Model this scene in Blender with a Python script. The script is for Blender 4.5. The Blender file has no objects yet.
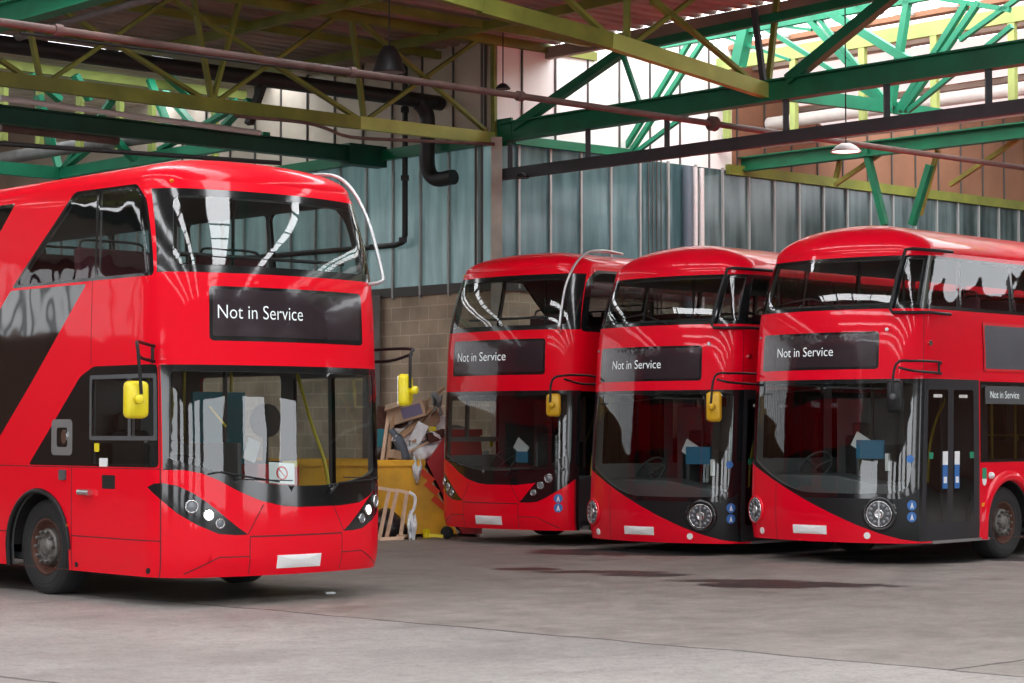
import bpy, bmesh, math, random
from mathutils import Vector, Matrix
from mathutils.geometry import delaunay_2d_cdt
random.seed(7)
PI = math.pi
sc = bpy.context.scene
col = sc.collection

# ------------------------------------------------------------------ camera
F = 2100.0; H = 1.75; TILT = math.atan(86.5/2100)
cd = bpy.data.cameras.new('camera'); cam = bpy.data.objects.new('camera', cd); col.objects.link(cam)
cd.sensor_width = 36; cd.lens = F*36/1024; cd.clip_end = 400
cam.location = (0, 0, H); cam.rotation_euler = (PI/2+TILT, 0, 0)
sc.camera = cam
sc.view_settings.view_transform = 'Standard'; sc.view_settings.look = 'None'
sc.view_settings.gamma = 1; sc.view_settings.use_curve_mapping = False
sc.view_settings.exposure = 0.8

# building grid: column corner C0, axis A recedes right, axis B recedes left
TH = math.radians(42.5)
AD = Vector((math.cos(TH), math.sin(TH), 0)); BD = Vector((-math.sin(TH), math.cos(TH), 0))
C0 = Vector((-.27, 38.0, 0))
def ab(a, b, z=0): return C0 + AD*a + BD*b + Vector((0, 0, z))
def ray(px, py):
    x = (px-512)/F; y = (341.5-py)/F
    return Vector((x, math.cos(TILT)-y*math.sin(TILT), math.sin(TILT)+y*math.cos(TILT)))
def onb(px, py, b):      # sight line meets the vertical plane b = const (runs along A)
    r = ray(px, py); o = Vector((0, 0, H)); t = ((C0-o).dot(BD)+b)/r.dot(BD); return o+r*t
def ona(px, py, a):      # ... the vertical plane a = const (runs along B)
    r = ray(px, py); o = Vector((0, 0, H)); t = ((C0-o).dot(AD)+a)/r.dot(AD); return o+r*t

# ------------------------------------------------------------------ materials
def srgb(r, g, b): return tuple(((c/255)/12.92 if c/255 <= .04045 else ((c/255+.055)/1.055)**2.4) for c in (r, g, b))+(1,)
M = {}
def mat(name, colr, rough=.5, metal=0, coat=0, noise=0, nscale=3, bump=0, bscale=20, emis=None, estr=0, spec=.5):
    m = bpy.data.materials.new(name); m.use_nodes = True; nt = m.node_tree; p = nt.nodes['Principled BSDF']
    p.inputs['Base Color'].default_value = colr; p.inputs['Roughness'].default_value = rough; p.inputs['Metallic'].default_value = metal
    p.inputs['Coat Weight'].default_value = coat; p.inputs['Coat Roughness'].default_value = .04
    p.inputs['Specular IOR Level'].default_value = spec
    if noise or bump:
        tc = nt.nodes.new('ShaderNodeTexCoord')
    if noise:
        n = nt.nodes.new('ShaderNodeTexNoise'); n.inputs['Scale'].default_value = nscale; n.inputs['Detail'].default_value = 6
        r = nt.nodes.new('ShaderNodeMapRange'); r.inputs[1].default_value = .3; r.inputs[2].default_value = .7
        r.inputs[3].default_value = 1-noise; r.inputs[4].default_value = 1+noise*.6
        mx = nt.nodes.new('ShaderNodeVectorMath'); mx.operation = 'SCALE'; mx.inputs[0].default_value = colr[:3]
        nt.links.new(tc.outputs['Object'], n.inputs['Vector']); nt.links.new(n.outputs['Fac'], r.inputs[0]); nt.links.new(r.outputs[0], mx.inputs['Scale'])
        nt.links.new(mx.outputs[0], p.inputs['Base Color'])
    if bump:
        n2 = nt.nodes.new('ShaderNodeTexNoise'); n2.inputs['Scale'].default_value = bscale; n2.inputs['Detail'].default_value = 2
        b = nt.nodes.new('ShaderNodeBump'); b.inputs['Strength'].default_value = 1; b.inputs['Distance'].default_value = bump
        nt.links.new(tc.outputs['Object'], n2.inputs['Vector']); nt.links.new(n2.outputs['Fac'], b.inputs['Height']); nt.links.new(b.outputs[0], p.inputs['Normal'])
        if coat: nt.links.new(b.outputs[0], p.inputs['Coat Normal'])
    if emis: p.inputs['Emission Color'].default_value = emis; p.inputs['Emission Strength'].default_value = estr
    M[name] = m; return m
def glass(name, tint, bump=0, boost=1.6):
    m = bpy.data.materials.new(name); m.use_nodes = True; nt = m.node_tree; nt.nodes.remove(nt.nodes['Principled BSDF'])
    out = nt.nodes['Material Output']; fr = nt.nodes.new('ShaderNodeFresnel'); ge = nt.nodes.new('ShaderNodeNewGeometry'); mr = nt.nodes.new('ShaderNodeMapRange'); mr.inputs[3].default_value = boost; mr.inputs[4].default_value = 1/boost; nt.links.new(ge.outputs['Backfacing'], mr.inputs[0]); nt.links.new(mr.outputs[0], fr.inputs[0])
    t = nt.nodes.new('ShaderNodeBsdfTransparent'); t.inputs[0].default_value = tint
    g = nt.nodes.new('ShaderNodeBsdfGlossy'); g.inputs['Roughness'].default_value = .015; g.inputs[0].default_value = (1, 1, 1, 1)
    mx = nt.nodes.new('ShaderNodeMixShader'); nt.links.new(fr.outputs[0], mx.inputs[0]); nt.links.new(t.outputs[0], mx.inputs[1]); nt.links.new(g.outputs[0], mx.inputs[2])
    nt.links.new(mx.outputs[0], out.inputs[0])
    if bump:
        tc = nt.nodes.new('ShaderNodeTexCoord'); n2 = nt.nodes.new('ShaderNodeTexNoise'); n2.inputs['Scale'].default_value = 1.6; n2.inputs['Detail'].default_value = 1
        b = nt.nodes.new('ShaderNodeBump'); b.inputs['Strength'].default_value = 1; b.inputs['Distance'].default_value = bump
        nt.links.new(tc.outputs['Object'], n2.inputs['Vector']); nt.links.new(n2.outputs['Fac'], b.inputs['Height']); nt.links.new(b.outputs[0], g.inputs['Normal']); nt.links.new(b.outputs[0], fr.inputs['Normal'])
    M[name] = m
mat('red', (.79, .0006, .015, 1), .38, spec=.10, coat=.42, bump=.006, bscale=1.3)
mat('red_shaded', (.74, .0008, .018, 1), .38, spec=.10, coat=.6, bump=.006, bscale=1.3)  # same bus red, darkened for the weaker light on the far buses
mat('red_side', (.7, .002, .014, 1), .38, coat=1, bump=.006, bscale=1.3)
mat('seam', (.10, .002, .005, 1), .6)
mat('black_gloss', (.008, .009, .010, 1), .12, coat=.4)
mat('stair_glass', (.008, .009, .010, 1), .05, coat=1, bump=.02, bscale=.8)
mat('black_satin', (.011, .012, .013, 1), .38, spec=.3)
mat('door_grey', (.028, .027, .031, 1), .4, spec=.3)
mat('rubber', (.018, .018, .019, 1), .8, noise=.3)
mat('underbody', (.012, .011, .011, 1), .9)
glass('screen_glass', (.80, .86, .84, 1), .006, 1.68)
glass('side_glass', (.66, .69, .69, 1), .012, 1.55)
glass('tint_glass', (.28, .28, .30, 1), .010, 1.6)
glass('lamp_glass', (.9, .9, .9, 1), 0, 1.5)
mat('blind', (.03, .02, .025, 1), .15, coat=.5, bump=.004, bscale=3)
mat('text', (.6, .65, .65, 1), .5, emis=(.85, .92, .95, 1), estr=.25)
mat('lining', (.16, .165, .17, 1), .7)
mat('inside_dark', (.03, .031, .033, 1), .6)
mat('seat_cloth', (.10, .02, .035, 1), .9, noise=.3, nscale=30)
mat('teal', (.0, .16, .21, 1), .5)
mat('blue_panel', (.03, .17, .30, 1), .5)
mat('paper', (.75, .76, .77, 1), .7)
mat('notice_red', (.6, .01, .02, 1), .6)
mat('plate', (.78, .78, .78, 1), .4)
mat('chrome', (.65, .65, .66, 1), .15, metal=1)
mat('steel', (.42, .43, .44, 1), .35, metal=.9)
mat('silver_tube', (.62, .63, .64, 1), .28, metal=.6)
mat('grey_trim', (.075, .078, .083, 1), .4)
mat('ad_grey', (.085, .085, .10, 1), .35, noise=.1)
mat('mirror_yellow', (.75, .62, .005, 1), .4, coat=.3)
mat('mirror_amber', (.62, .36, .01, 1), .4)
mat('pole_yellow', (.55, .42, .03, 1), .4)
mat('led', (1, .95, .8, 1), .3, emis=(1, .93, .72, 1), estr=5)
mat('led_soft', (.20, .21, .23, 1), .12, metal=.3)
mat('amber', (.8, .25, .01, 1), .4)
mat('badge_blue', (.03, .14, .42, 1), .4)
mat('rim', (.14, .115, .115, 1), .45, metal=.4, noise=.4, nscale=8)
mat('hub', (.17, .16, .15, 1), .5, metal=.5, noise=.4, nscale=20)
mat('rust', (.09, .035, .022, 1), .85, noise=.4, nscale=12)
# building
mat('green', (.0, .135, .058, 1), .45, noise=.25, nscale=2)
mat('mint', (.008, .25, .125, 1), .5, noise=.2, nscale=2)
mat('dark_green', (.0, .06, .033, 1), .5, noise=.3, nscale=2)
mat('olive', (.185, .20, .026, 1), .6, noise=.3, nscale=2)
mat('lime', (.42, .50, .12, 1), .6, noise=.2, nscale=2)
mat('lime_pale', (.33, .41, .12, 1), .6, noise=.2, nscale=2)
mat('rail_grey', (.035, .035, .042, 1), .6, noise=.25)
mat('pipe_brown', (.13, .075, .065, 1), .6, noise=.35, nscale=3)
mat('pipe_black', (.014, .013, .014, 1), .5, noise=.3)
mat('pipe_grey', (.20, .20, .20, 1), .5, noise=.25)
mat('pipe_white', (.66, .62, .60, 1), .5, noise=.12)
mat('cladding', (.60, .52, .43, 1), .7, noise=.22, nscale=.7)
mat('cladding_white', (.82, .80, .77, 1), .6, noise=.06, nscale=.8)
mat('cladding_rust', (.27, .12, .065, 1), .7, noise=.25, nscale=.8)
mat('sheet_brown', (.30, .235, .195, 1), .8, noise=.35, nscale=.8)
mat('mullion', (.36, .37, .36, 1), .45, metal=.3)
mat('mullion_dark', (.07, .065, .06, 1), .6)
mat('column_paint', (.42, .40, .34, 1), .6, noise=.2)
mat('skip_yellow', (.80, .42, .01, 1), .5, noise=.3, nscale=2.2)
mat('skip_red', (.42, .01, .015, 1), .5, noise=.25, nscale=2)
mat('spray_red', (.7, .05, .01, 1), .6)
mat('card', (.50, .36, .24, 1), .85, noise=.2)
mat('card_print', (.17, .15, .25, 1), .8)
mat('wood', (.46, .30, .18, 1), .75, noise=.3, nscale=6)
mat('wood_pale', (.75, .54, .38, 1), .7, noise=.2, nscale=6)
mat('polythene', (.80, .84, .86, 1), .35, noise=.15, nscale=8)
mat('bag_black', (.015, .015, .017, 1), .3, bump=.02, bscale=9)
mat('blue_grey', (.10, .13, .16, 1), .5)
mat('lamp_white', (.9, .85, .8, 1), .4, emis=(1, .9, .8, 1), estr=3)
mat('rooflight', (.9, .92, .95, 1), .5, emis=(.93, .96, 1, 1), estr=3.2)
mat('unseen_rooflight', (.9, .92, .95, 1), .5, emis=(.95, .97, 1, 1), estr=5.6)
mat('rooflight_soft', (.7, .7, .7, 1), .5, emis=(1, .95, .93, 1), estr=.45)
mat('reflection_glow', (.6, .62, .63, 1), .5, emis=(.95, .97, 1, 1), estr=.9)

# ------------------------------------------------------------------ mesh helpers
def T(o, label=None, cat=None, group=None, kind=None):
    if label: o['label'] = label
    if cat: o['category'] = cat
    if group: o['group'] = group
    if kind: o['kind'] = kind
    return o
def link(name, me, m=None, parent=None):
    o = bpy.data.objects.new(name, me); col.objects.link(o)
    if m:
        for k in (m if isinstance(m, (list, tuple)) else [m]): me.materials.append(M[k])
    if parent: o.parent = parent
    return o
def empty(name, loc=(0, 0, 0), rz=0, s=1):
    o = bpy.data.objects.new(name, None); col.objects.link(o); o.location = loc; o.rotation_euler = (0, 0, rz); o.scale = (s, s, s); o.empty_display_size = .2
    return o
class MB:
    def __init__(s): s.v = []; s.f = []; s.sm = []
    def add(s, vs, fs, smooth=False):
        n = len(s.v); s.v += [tuple(v) for v in vs]; s.f += [tuple(i+n for i in f) for f in fs]; s.sm += [smooth]*len(fs); return s
    def box(s, c, d, R=None):
        x, y, z = d[0]/2, d[1]/2, d[2]/2; vs = [Vector((i*x, j*y, k*z)) for i in (-1, 1) for j in (-1, 1) for k in (-1, 1)]
        if R: vs = [R @ v for v in vs]
        vs = [v+Vector(c) for v in vs]
        return s.add(vs, [(0, 1, 3, 2), (4, 6, 7, 5), (0, 4, 5, 1), (2, 3, 7, 6), (0, 2, 6, 4), (1, 5, 7, 3)])
    def bar(s, p, q, w, h=None, up=(0, 0, 1)):
        p, q = Vector(p), Vector(q); d = (q-p); L = d.length; d.normalize(); u = Vector(up)
        if abs(d.dot(u)) > .97: u = Vector(AD)
        sd = d.cross(u).normalized(); u = sd.cross(d).normalized(); h = h or w
        R = Matrix((sd, d, u)).transposed(); return s.box((p+q)/2, (w, L, h), R)
    def ibeam(s, p, q, w, h, t=.03):
        p, q = Vector(p), Vector(q)
        s.bar(p, q, t, h); o = Vector((0, 0, h/2)); s.bar(p+o, q+o, w, t); s.bar(p-o, q-o, w, t); return s
    def tube(s, pts, r, n=10, closed=False, caps=True):
        pts = [Vector(p) for p in pts]; rings = []; N = len(pts); prev = None
        for i, p in enumerate(pts):
            a = pts[i-1] if (i > 0 or closed) else p; b = pts[(i+1) % N] if (i < N-1 or closed) else p
            d = (b-a).normalized()
            if prev is None:
                u = Vector((0, 0, 1)) if abs(d.z) < .9 else Vector((1, 0, 0)); sd = d.cross(u).normalized()
            else: sd = (prev-d*prev.dot(d)).normalized()
            prev = sd; u = sd.cross(d); rr = r[i] if isinstance(r, (list, tuple)) else r
            rings.append([p+sd*math.cos(2*PI*k/n)*rr+u*math.sin(2*PI*k/n)*rr for k in range(n)])
        vs = [v for R in rings for v in R]; fs = []
        for i in range(N if closed else N-1):
            j = (i+1) % N
            for k in range(n): fs.append((i*n+k, i*n+(k+1) % n, j*n+(k+1) % n, j*n+k))
        s.add(vs, fs, True)
        if caps and not closed: s.add(rings[0], [tuple(range(n))]); s.add(rings[-1], [tuple(range(n-1, -1, -1))])
        return s
    def lathe(s, prof, n=32, M4=None, smooth=True):   # prof (axial, radius); axis local x
        vs = []; 
        for (a, r) in prof:
            for k in range(n): v = Vector((a, r*math.cos(2*PI*k/n), r*math.sin(2*PI*k/n))); vs.append(M4 @ v if M4 else v)
        fs = [(i*n+k, i*n+(k+1) % n, (i+1)*n+(k+1) % n, (i+1)*n+k) for i in range(len(prof)-1) for k in range(n)]
        return s.add(vs, fs, smooth)
    def prism(s, poly, axis0, axis1, depthv):   # poly 2d in (axis0,axis1) frame, extruded by depthv
        n = len(poly); vs = [axis0[0]+axis0[1]*a+axis1*b for a, b in poly]; vs += [v+depthv for v in vs]
        return s.add(vs, [tuple(range(n)), tuple(range(2*n-1, n-1, -1))]+[(i, i+n, (i+1) % n+n, (i+1) % n) for i in range(n)])
    def build(s, name, m=None, parent=None, bevel=0):
        me = bpy.data.meshes.new(name); me.from_pydata(s.v, [], s.f); me.update()
        bm = bmesh.new(); bm.from_mesh(me); bmesh.ops.recalc_face_normals(bm, faces=bm.faces); bm.to_mesh(me); bm.free()
        for p, k in zip(me.polygons, s.sm): p.use_smooth = k
        o = link(name, me, m, parent)
        if bevel: b = o.modifiers.new('b', 'BEVEL'); b.width = bevel; b.segments = 2; b.limit_method = 'ANGLE'
        return o
def crv(pts, n=8):   # Catmull-Rom
    P = [Vector(p) for p in pts]; P = [P[0]*2-P[1]]+P+[P[-1]*2-P[-2]]; out = []
    for i in range(1, len(P)-2):
        for k in range(n):
            t = k/n; a, b, c, d = P[i-1:i+3]
            out.append(.5*((2*b)+(c-a)*t+(2*a-5*b+4*c-d)*t*t+(3*b-a-3*c+d)*t**3))
    return out+[P[-2]]
def text_mesh(body, height, widthscale=1.0):
    cu = bpy.data.curves.new('t', 'FONT'); cu.body = body; cu.size = height/.7; cu.resolution_u = 4; cu.offset = -height*.012
    o = bpy.data.objects.new('t', cu); col.objects.link(o); bpy.context.view_layer.update()
    me = bpy.data.meshes.new_from_object(o.evaluated_get(bpy.context.evaluated_depsgraph_get()))
    bpy.data.objects.remove(o)
    bm = bmesh.new(); bm.from_mesh(me); bmesh.ops.triangulate(bm, faces=bm.faces); bm.to_mesh(me); bm.free()
    for v in me.vertices: v.co.x *= widthscale
    return me
def smooth_tab(tab,z):
    # monotone-ish Catmull/Hermite interpolation
    n=len(tab)
    if z<=tab[0][0]: return tab[0][1]
    if z>=tab[-1][0]: return tab[-1][1]
    for i in range(n-1):
        x0,y0=tab[i];x1,y1=tab[i+1]
        if z<=x1:
            h=x1-x0
            m0=(tab[i+1][1]-tab[max(i-1,0)][1])/(tab[i+1][0]-tab[max(i-1,0)][0])
            m1=(tab[min(i+2,n-1)][1]-tab[i][1])/(tab[min(i+2,n-1)][0]-tab[i][0])
            t=(z-x0)/h
            return (2*t**3-3*t*t+1)*y0+(t**3-2*t*t+t)*h*m0+(-2*t**3+3*t*t)*y1+(t**3-t*t)*h*m1
class Surf:
    def __init__(s,w,L,r,bow,rr,rake,taper,zg,H,p,crown_y=1.3,crownf=None):
        s.w,s.L,s.zg,s.H,s.p=w,L,zg,H,p;s.rake=rake;s.taper=taper;s.crown_y=crown_y
        # half outline polyline from front centre to rear centre (x>=0)
        pts=[];n=14;xf=w-r
        for i in range(n+1):
            x=xf*i/n; pts.append((x,bow*(x/xf)**2))
        ph0=math.atan(2*bow/xf);R=r/(1-math.sin(ph0));x0,y0=pts[-1]
        m=18
        for i in range(1,m+1):
            ph=ph0+(math.pi/2-ph0)*i/m
            pts.append((x0+R*(math.sin(ph)*0+ (math.sin(ph)-math.sin(ph0))),y0+R*(math.cos(ph0)-math.cos(ph))) if False else (x0+R*((1-math.sin(ph0))-(1-math.sin(ph)))*1.0, y0+R*(math.cos(ph0)-math.cos(ph))))
        # straight side
        yl=pts[-1][1]; k=60
        for i in range(1,k+1): pts.append((w,yl+(L-rr-yl)*i/k))
        for i in range(1,9):
            ph=math.pi/2*i/8; pts.append((w-rr+rr*math.cos(ph),L-rr+rr*math.sin(ph)))
        pts.append((0,L))
        s.pts=pts;c=[0.]
        for a,b in zip(pts,pts[1:]): c.append(c[-1]+math.hypot(b[0]-a[0],b[1]-a[1]))
        s.cum=c;s.U=c[-1];s.ucorner0=c[n];s.ucorner1=c[n+m];s.uside1=c[n+m+k]
    def outline(s,u):
        sg=1 if u>=0 else -1;a=min(abs(u),s.U)
        c=s.cum;lo,hi=0,len(c)-1
        while hi-lo>1:
            mid=(lo+hi)//2
            if c[mid]<=a: lo=mid
            else: hi=mid
        t=(a-c[lo])/(c[hi]-c[lo]) if c[hi]>c[lo] else 0
        p,q=s.pts[lo],s.pts[hi]
        return sg*(p[0]+(q[0]-p[0])*t),p[1]+(q[1]-p[1])*t
    def P(s,u,z):
        x,y=s.outline(u)
        f=max(0,1-y/2.4);f=f*f*(3-2*f)
        y2=y+smooth_tab(s.rake,z)*f
        x2=x*(1-smooth_tab(s.taper,z)/s.w)
        return (x2,y2,z)
    def N(s,u,z):
        e=.01
        a=s.P(u+e,z);b=s.P(u-e,z);c=s.P(u,z+e);d=s.P(u,z-e)
        U=[a[i]-b[i] for i in range(3)];V=[c[i]-d[i] for i in range(3)]
        n=(U[1]*V[2]-U[2]*V[1],U[2]*V[0]-U[0]*V[2],U[0]*V[1]-U[1]*V[0]);l=math.sqrt(sum(k*k for k in n))or 1
        return tuple(k/l for k in n)
    def roof(s,u,t):   # t 0 at gutter .. 1 at spine
        x,y,z=s.P(u,s.zg)
        ys=min(max(y,s.crown_y),s.L-1.0)
        h=s.H*(1-(1-t)**s.p)**(1/s.p)
        return (x*(1-t),y+(ys-y)*t,z+h)
E400=dict(w=1.32,L=10.9,r=.34,bow=.16,rr=.25,rake=[(.2,.06),(.45,0),(1.9,0.03),(2.35,.06),(2.95,.09),(3.4,.16),(3.9,.33),(3.98,.37)],
  taper=[(.2,.02),(.5,0),(2,0),(3,.015),(3.9,.09),(3.98,.11)],zg=3.98,H=.29,p=2.1,crown_y=1.3)
NRM=dict(w=1.31,L=11.2,r=.30,bow=.20,rr=.4,rake=[(.2,.03),(.5,0),(1.0,0.01),(1.9,.07),(2.4,.11),(3.1,.17),(3.5,.27),(3.95,.46)],
  taper=[(.2,.02),(.5,0),(2,0),(3,.02),(3.95,.10)],zg=3.95,H=.425,p=1.9,crown_y=1.25)
# ------------------------------------------------------------------ bus bodies: panels cut out of one curved skin
def rr(u0, u1, z0, z1, r=.05, n=5):
    P = []
    for cx, cz, a0 in ((u1-r, z0+r, -PI/2), (u1-r, z1-r, 0), (u0+r, z1-r, PI/2), (u0+r, z0+r, PI)):
        for i in range(n+1): a = a0+PI/2*i/n; P.append((cx+r*math.cos(a), cz+r*math.sin(a)))
    return P
def rpoly(P, r=.08, n=5):   # round the corners of any polygon
    out = []; N = len(P)
    for i in range(N):
        p = Vector(P[i]); a = Vector(P[i-1]); b = Vector(P[(i+1) % N]); da = (a-p); db = (b-p)
        q = min(r, da.length*.45, db.length*.45); s = p+da.normalized()*q; e = p+db.normalized()*q
        for k in range(n+1): t = k/n; out.append(tuple(s*(1-t)**2+p*2*t*(1-t)+e*t*t))
    return out
def ell(u, z, a, b=None, n=28): b = b or a; return [(u+a*math.cos(2*PI*k/n), z+b*math.sin(2*PI*k/n)) for k in range(n)]
def inside(p, poly):
    x, y = p; c = False; j = len(poly)-1
    for i in range(len(poly)):
        xi, yi = poly[i]; xj, yj = poly[j]
        if (yi > y) != (yj > y) and x < (xj-xi)*(y-yi)/(yj-yi)+xi: c = not c
        j = i
    return c
def skin(S, regions, z0):
    verts = []; edges = []; 
    def addpoly(P, step=.07):
        n0 = len(verts)
        for i in range(len(P)):
            a = P[i]; b = P[(i+1) % len(P)]; L = math.hypot(b[0]-a[0], b[1]-a[1]); m = max(1, int(L/step))
            for k in range(m): verts.append((a[0]+(b[0]-a[0])*k/m, a[1]+(b[1]-a[1])*k/m))
        n = len(verts)-n0; edges.extend([(n0+i, n0+(i+1) % n) for i in range(n)])
    U = S.U
    addpoly([(-U, z0), (U, z0), (U, S.zg), (-U, S.zg)], .08)
    for r in regions: addpoly(r['poly'])
    us = []; u = -U+.1
    while u < U-.05:
        us.append(u); u += .055 if abs(u) < S.ucorner1+.1 else .16
    z = z0+.07
    while z < S.zg-.03:
        for k, u in enumerate(us): verts.append((u+random.uniform(-.002, .002), z+random.uniform(-.002, .002)))
        z += .085
    v, e, f, _, _, _ = delaunay_2d_cdt([Vector(p) for p in verts], edges, [], 0, 1e-4)
    bbs = [(min(p[0] for p in r['poly']), max(p[0] for p in r['poly']), min(p[1] for p in r['poly']), max(p[1] for p in r['poly'])) for r in regions]
    out = {}
    for t in f:
        cx = sum(v[i][0] for i in t)/3; cz = sum(v[i][1] for i in t)/3; key = 0
        for i in range(len(regions)-1, -1, -1):
            b = bbs[i]
            if b[0] <= cx <= b[1] and b[2] <= cz <= b[3] and inside((cx, cz), regions[i]['poly']): key = i+1; break
        out.setdefault(key, []).append(t)
    return v, out
def patch(S, v, tris, off=0, uvonly=False):
    idx = {}; vs = []; fs = []
    for t in tris:
        g = []
        for i in t:
            if i not in idx:
                idx[i] = len(vs); u, z = v[i][0], v[i][1]; p = Vector(S.P(u, z))
                if off: p += Vector(S.N(u, z))*off
                vs.append(p)
            g.append(idx[i])
        fs.append(tuple(g))
    return vs, fs
def on(S, u, z, off=0): return Vector(S.P(u, z))+Vector(S.N(u, z))*off
def flat_patch(S, poly, off, name, m, parent, label=None):   # a thin part lying on the skin, e.g. a badge
    n = len(poly); cu = sum(p[0] for p in poly)/n; cz = sum(p[1] for p in poly)/n
    mb = MB(); rings = [[on(S, cu+(u-cu)*k, cz+(z-cz)*k, off) for u, z in poly] for k in (1, .66, .33)]; back = [on(S, u, z, -.002) for u, z in poly]
    vs = back+rings[0]+rings[1]+rings[2]+[on(S, cu, cz, off)]; fs = []
    for k in range(3): fs += [(k*n+i, k*n+(i+1) % n, (k+1)*n+(i+1) % n, (k+1)*n+i) for i in range(n)]
    fs += [(3*n+i, 3*n+(i+1) % n, 4*n) for i in range(n)]
    mb.add(vs, fs, False); o = mb.build(name, m, parent)
    if label: o['label'] = label
    return o
def blind_text(S, u0, z0, h, ws, off, parent, body='Not in Service', m='text'):
    me = text_mesh(body, h, ws)
    for vt in me.vertices: vt.co = on(S, u0+vt.co.x, z0+vt.co.y, off)
    me.update(); return link('lettering', me, m, parent)

def wheel(name, S_w, y, side, k, parent, dz=0, R=.47, colr='rim'):
    r = empty(name, (side*(S_w-.07), y, R+dz)); r.parent = parent
    if side < 0: r.rotation_euler = (0, 0, PI)
    b = MB(); b.lathe([(-.30, .27), (-.30, .40), (-.27, R-.015), (-.24, R), (-.04, R), (-.01, R-.02), (0, .40), (-.005, .33), (-.02, .28), (-.03, .27)], 48)
    for q in (.36, .40, .43): b.lathe([(.0, q-.004), (.004, q), (.0, q+.004)], 48)
    b.build('tyre', 'rubber', r)
    b = MB(); b.lathe([(-.03, .275), (-.012, .28), (-.02, .262), (-.06, .25), (-.11, .22), (-.10, .17), (-.05, .145), (-.04, .13), (-.06, .12)], 40).build('rim', 'rust', r)
    b = MB(); b.lathe([(-.12, .185), (-.04, .18), (-.02, .172), (-.02, .12), (-.035, .115), (-.035, .09), (.005, .085), (.015, .06), (.018, 0)], 32); h = b.build('hub', 'hub', r)
    for i in range(10 if y < 5 else 0):
        b = MB(); a = 2*PI*i/10; b.lathe([(-.02, .018), (.02, .018), (.03, .012), (.03, 0)], 6, Matrix.Translation((0, .150*math.cos(a), .150*math.sin(a))), False); b.build('wheel_nut', 'hub', h)
    return r

def seat(loc, parent, m='seat_cloth', hm='pole_yellow'):
    o = empty('passenger_seat', loc); o.parent = parent
    MB().box((0, 0, .42), (.86, .42, .10)).build('seat_base', m, o, .03)
    MB().box((0, .22, .78), (.86, .09, .70), Matrix.Rotation(-.12, 3, 'X')).build('backrest', m, o, .03)
    b = MB(); b.tube(crv([(-.36, .27, 1.08), (-.34, .28, 1.20), (-.1, .28, 1.21), (.34, .28, 1.20), (.36, .27, 1.08)], 4), .014, 6); b.build('grab_handle', hm, o)
    return o

def steering(loc, parent, tilt=.9):
    b = MB(); M4 = Matrix.Translation(loc) @ Matrix.Rotation(tilt, 4, 'X')
    b.tube([M4 @ Vector((.23*math.cos(2*PI*k/24), .23*math.sin(2*PI*k/24), 0)) for k in range(24)], .016, 8, True)
    for a in (0.5, 2.6, 4.7): b.tube([M4 @ Vector((0, 0, -.02)), M4 @ Vector((.22*math.cos(a), .22*math.sin(a), 0))], .014, 6)
    b.tube([M4 @ Vector((0, 0, -.02)), M4 @ Vector((0, 0, -.4))], .035, 8)
    return b.build('steering_wheel', 'inside_dark', parent)

def mirror(root, S, centre, arm, m, face=.0, size=(.21, .07, .36)):
    """arm: points from the body to the mirror; the housing hangs on its end"""
    e = empty('wing_mirror', centre, face); e.parent = root
    R = []; w, d, h = size
    b = MB(); P = rr(-w/2, w/2, -h/2, h/2, .05, 4); n = len(P); sc_ = [(-d, .80), (-d*.7, .97), (0, 1), (d*.3, .95)]
    vs = []; fs = []
    for y, k in sc_: vs += [(p[0]*k, y, p[1]*k) for p in P]
    for i in range(len(sc_)-1): fs += [(i*n+j, i*n+(j+1) % n, (i+1)*n+(j+1) % n, (i+1)*n+j) for j in range(n)]
    fs += [tuple(range(n)), tuple(range(4*n-1, 3*n-1, -1))]
    b.add(vs, fs, True).build('mirror_housing', m, e)
    MB().box((0, d*.3+.003, 0), (w*.86, .006, h*.86)).build('mirror_glass', 'chrome', e)
    MB().lathe([(0, 0), (0, .04), (.07, .04), (.08, .03), (.08, 0)], 16, Matrix.Translation((0, -d, 0)) @ Matrix.Rotation(-PI/2, 4, 'Z')).build('mirror_clamp', m if m != 'black_satin' else 'grey_trim', e)
    b = MB()
    for pts in arm: b.tube(crv(pts, 4), .016, 8)
    b.build('mirror_arm', 'black_satin', root)
    return e

def guard(root, pts, r, m):
    return MB().tube(crv(pts, 6), r, 10).build('tree_guard', m, root)

def make_roof(S, root, m='red'):
    us = []; u = -S.U
    while u < S.U: us.append(u); u += .05 if abs(u) < S.ucorner1+.2 else .25
    us.append(S.U); ts = [0, .005, .015, .03, .05, .08, .12, .17, .23, .3, .38, .47, .57, .68, .8, .9, 1]
    vs = [S.roof(u, t) for t in ts for u in us]; n = len(us); fs = []
    for i in range(len(ts)-1):
        for j in range(n-1): fs.append((i*n+j, i*n+j+1, (i+1)*n+j+1, (i+1)*n+j))
    MB().add(vs, fs, True).build('roof', m, root)
    # inside ceiling
    vs = [(p[0]*.97, p[1]+.02, p[2]-.06) for p in [S.roof(u, t) for t in ts for u in us]]
    MB().add(vs, [f for f in fs], True).build('ceiling_lining', 'lining', root)

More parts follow.
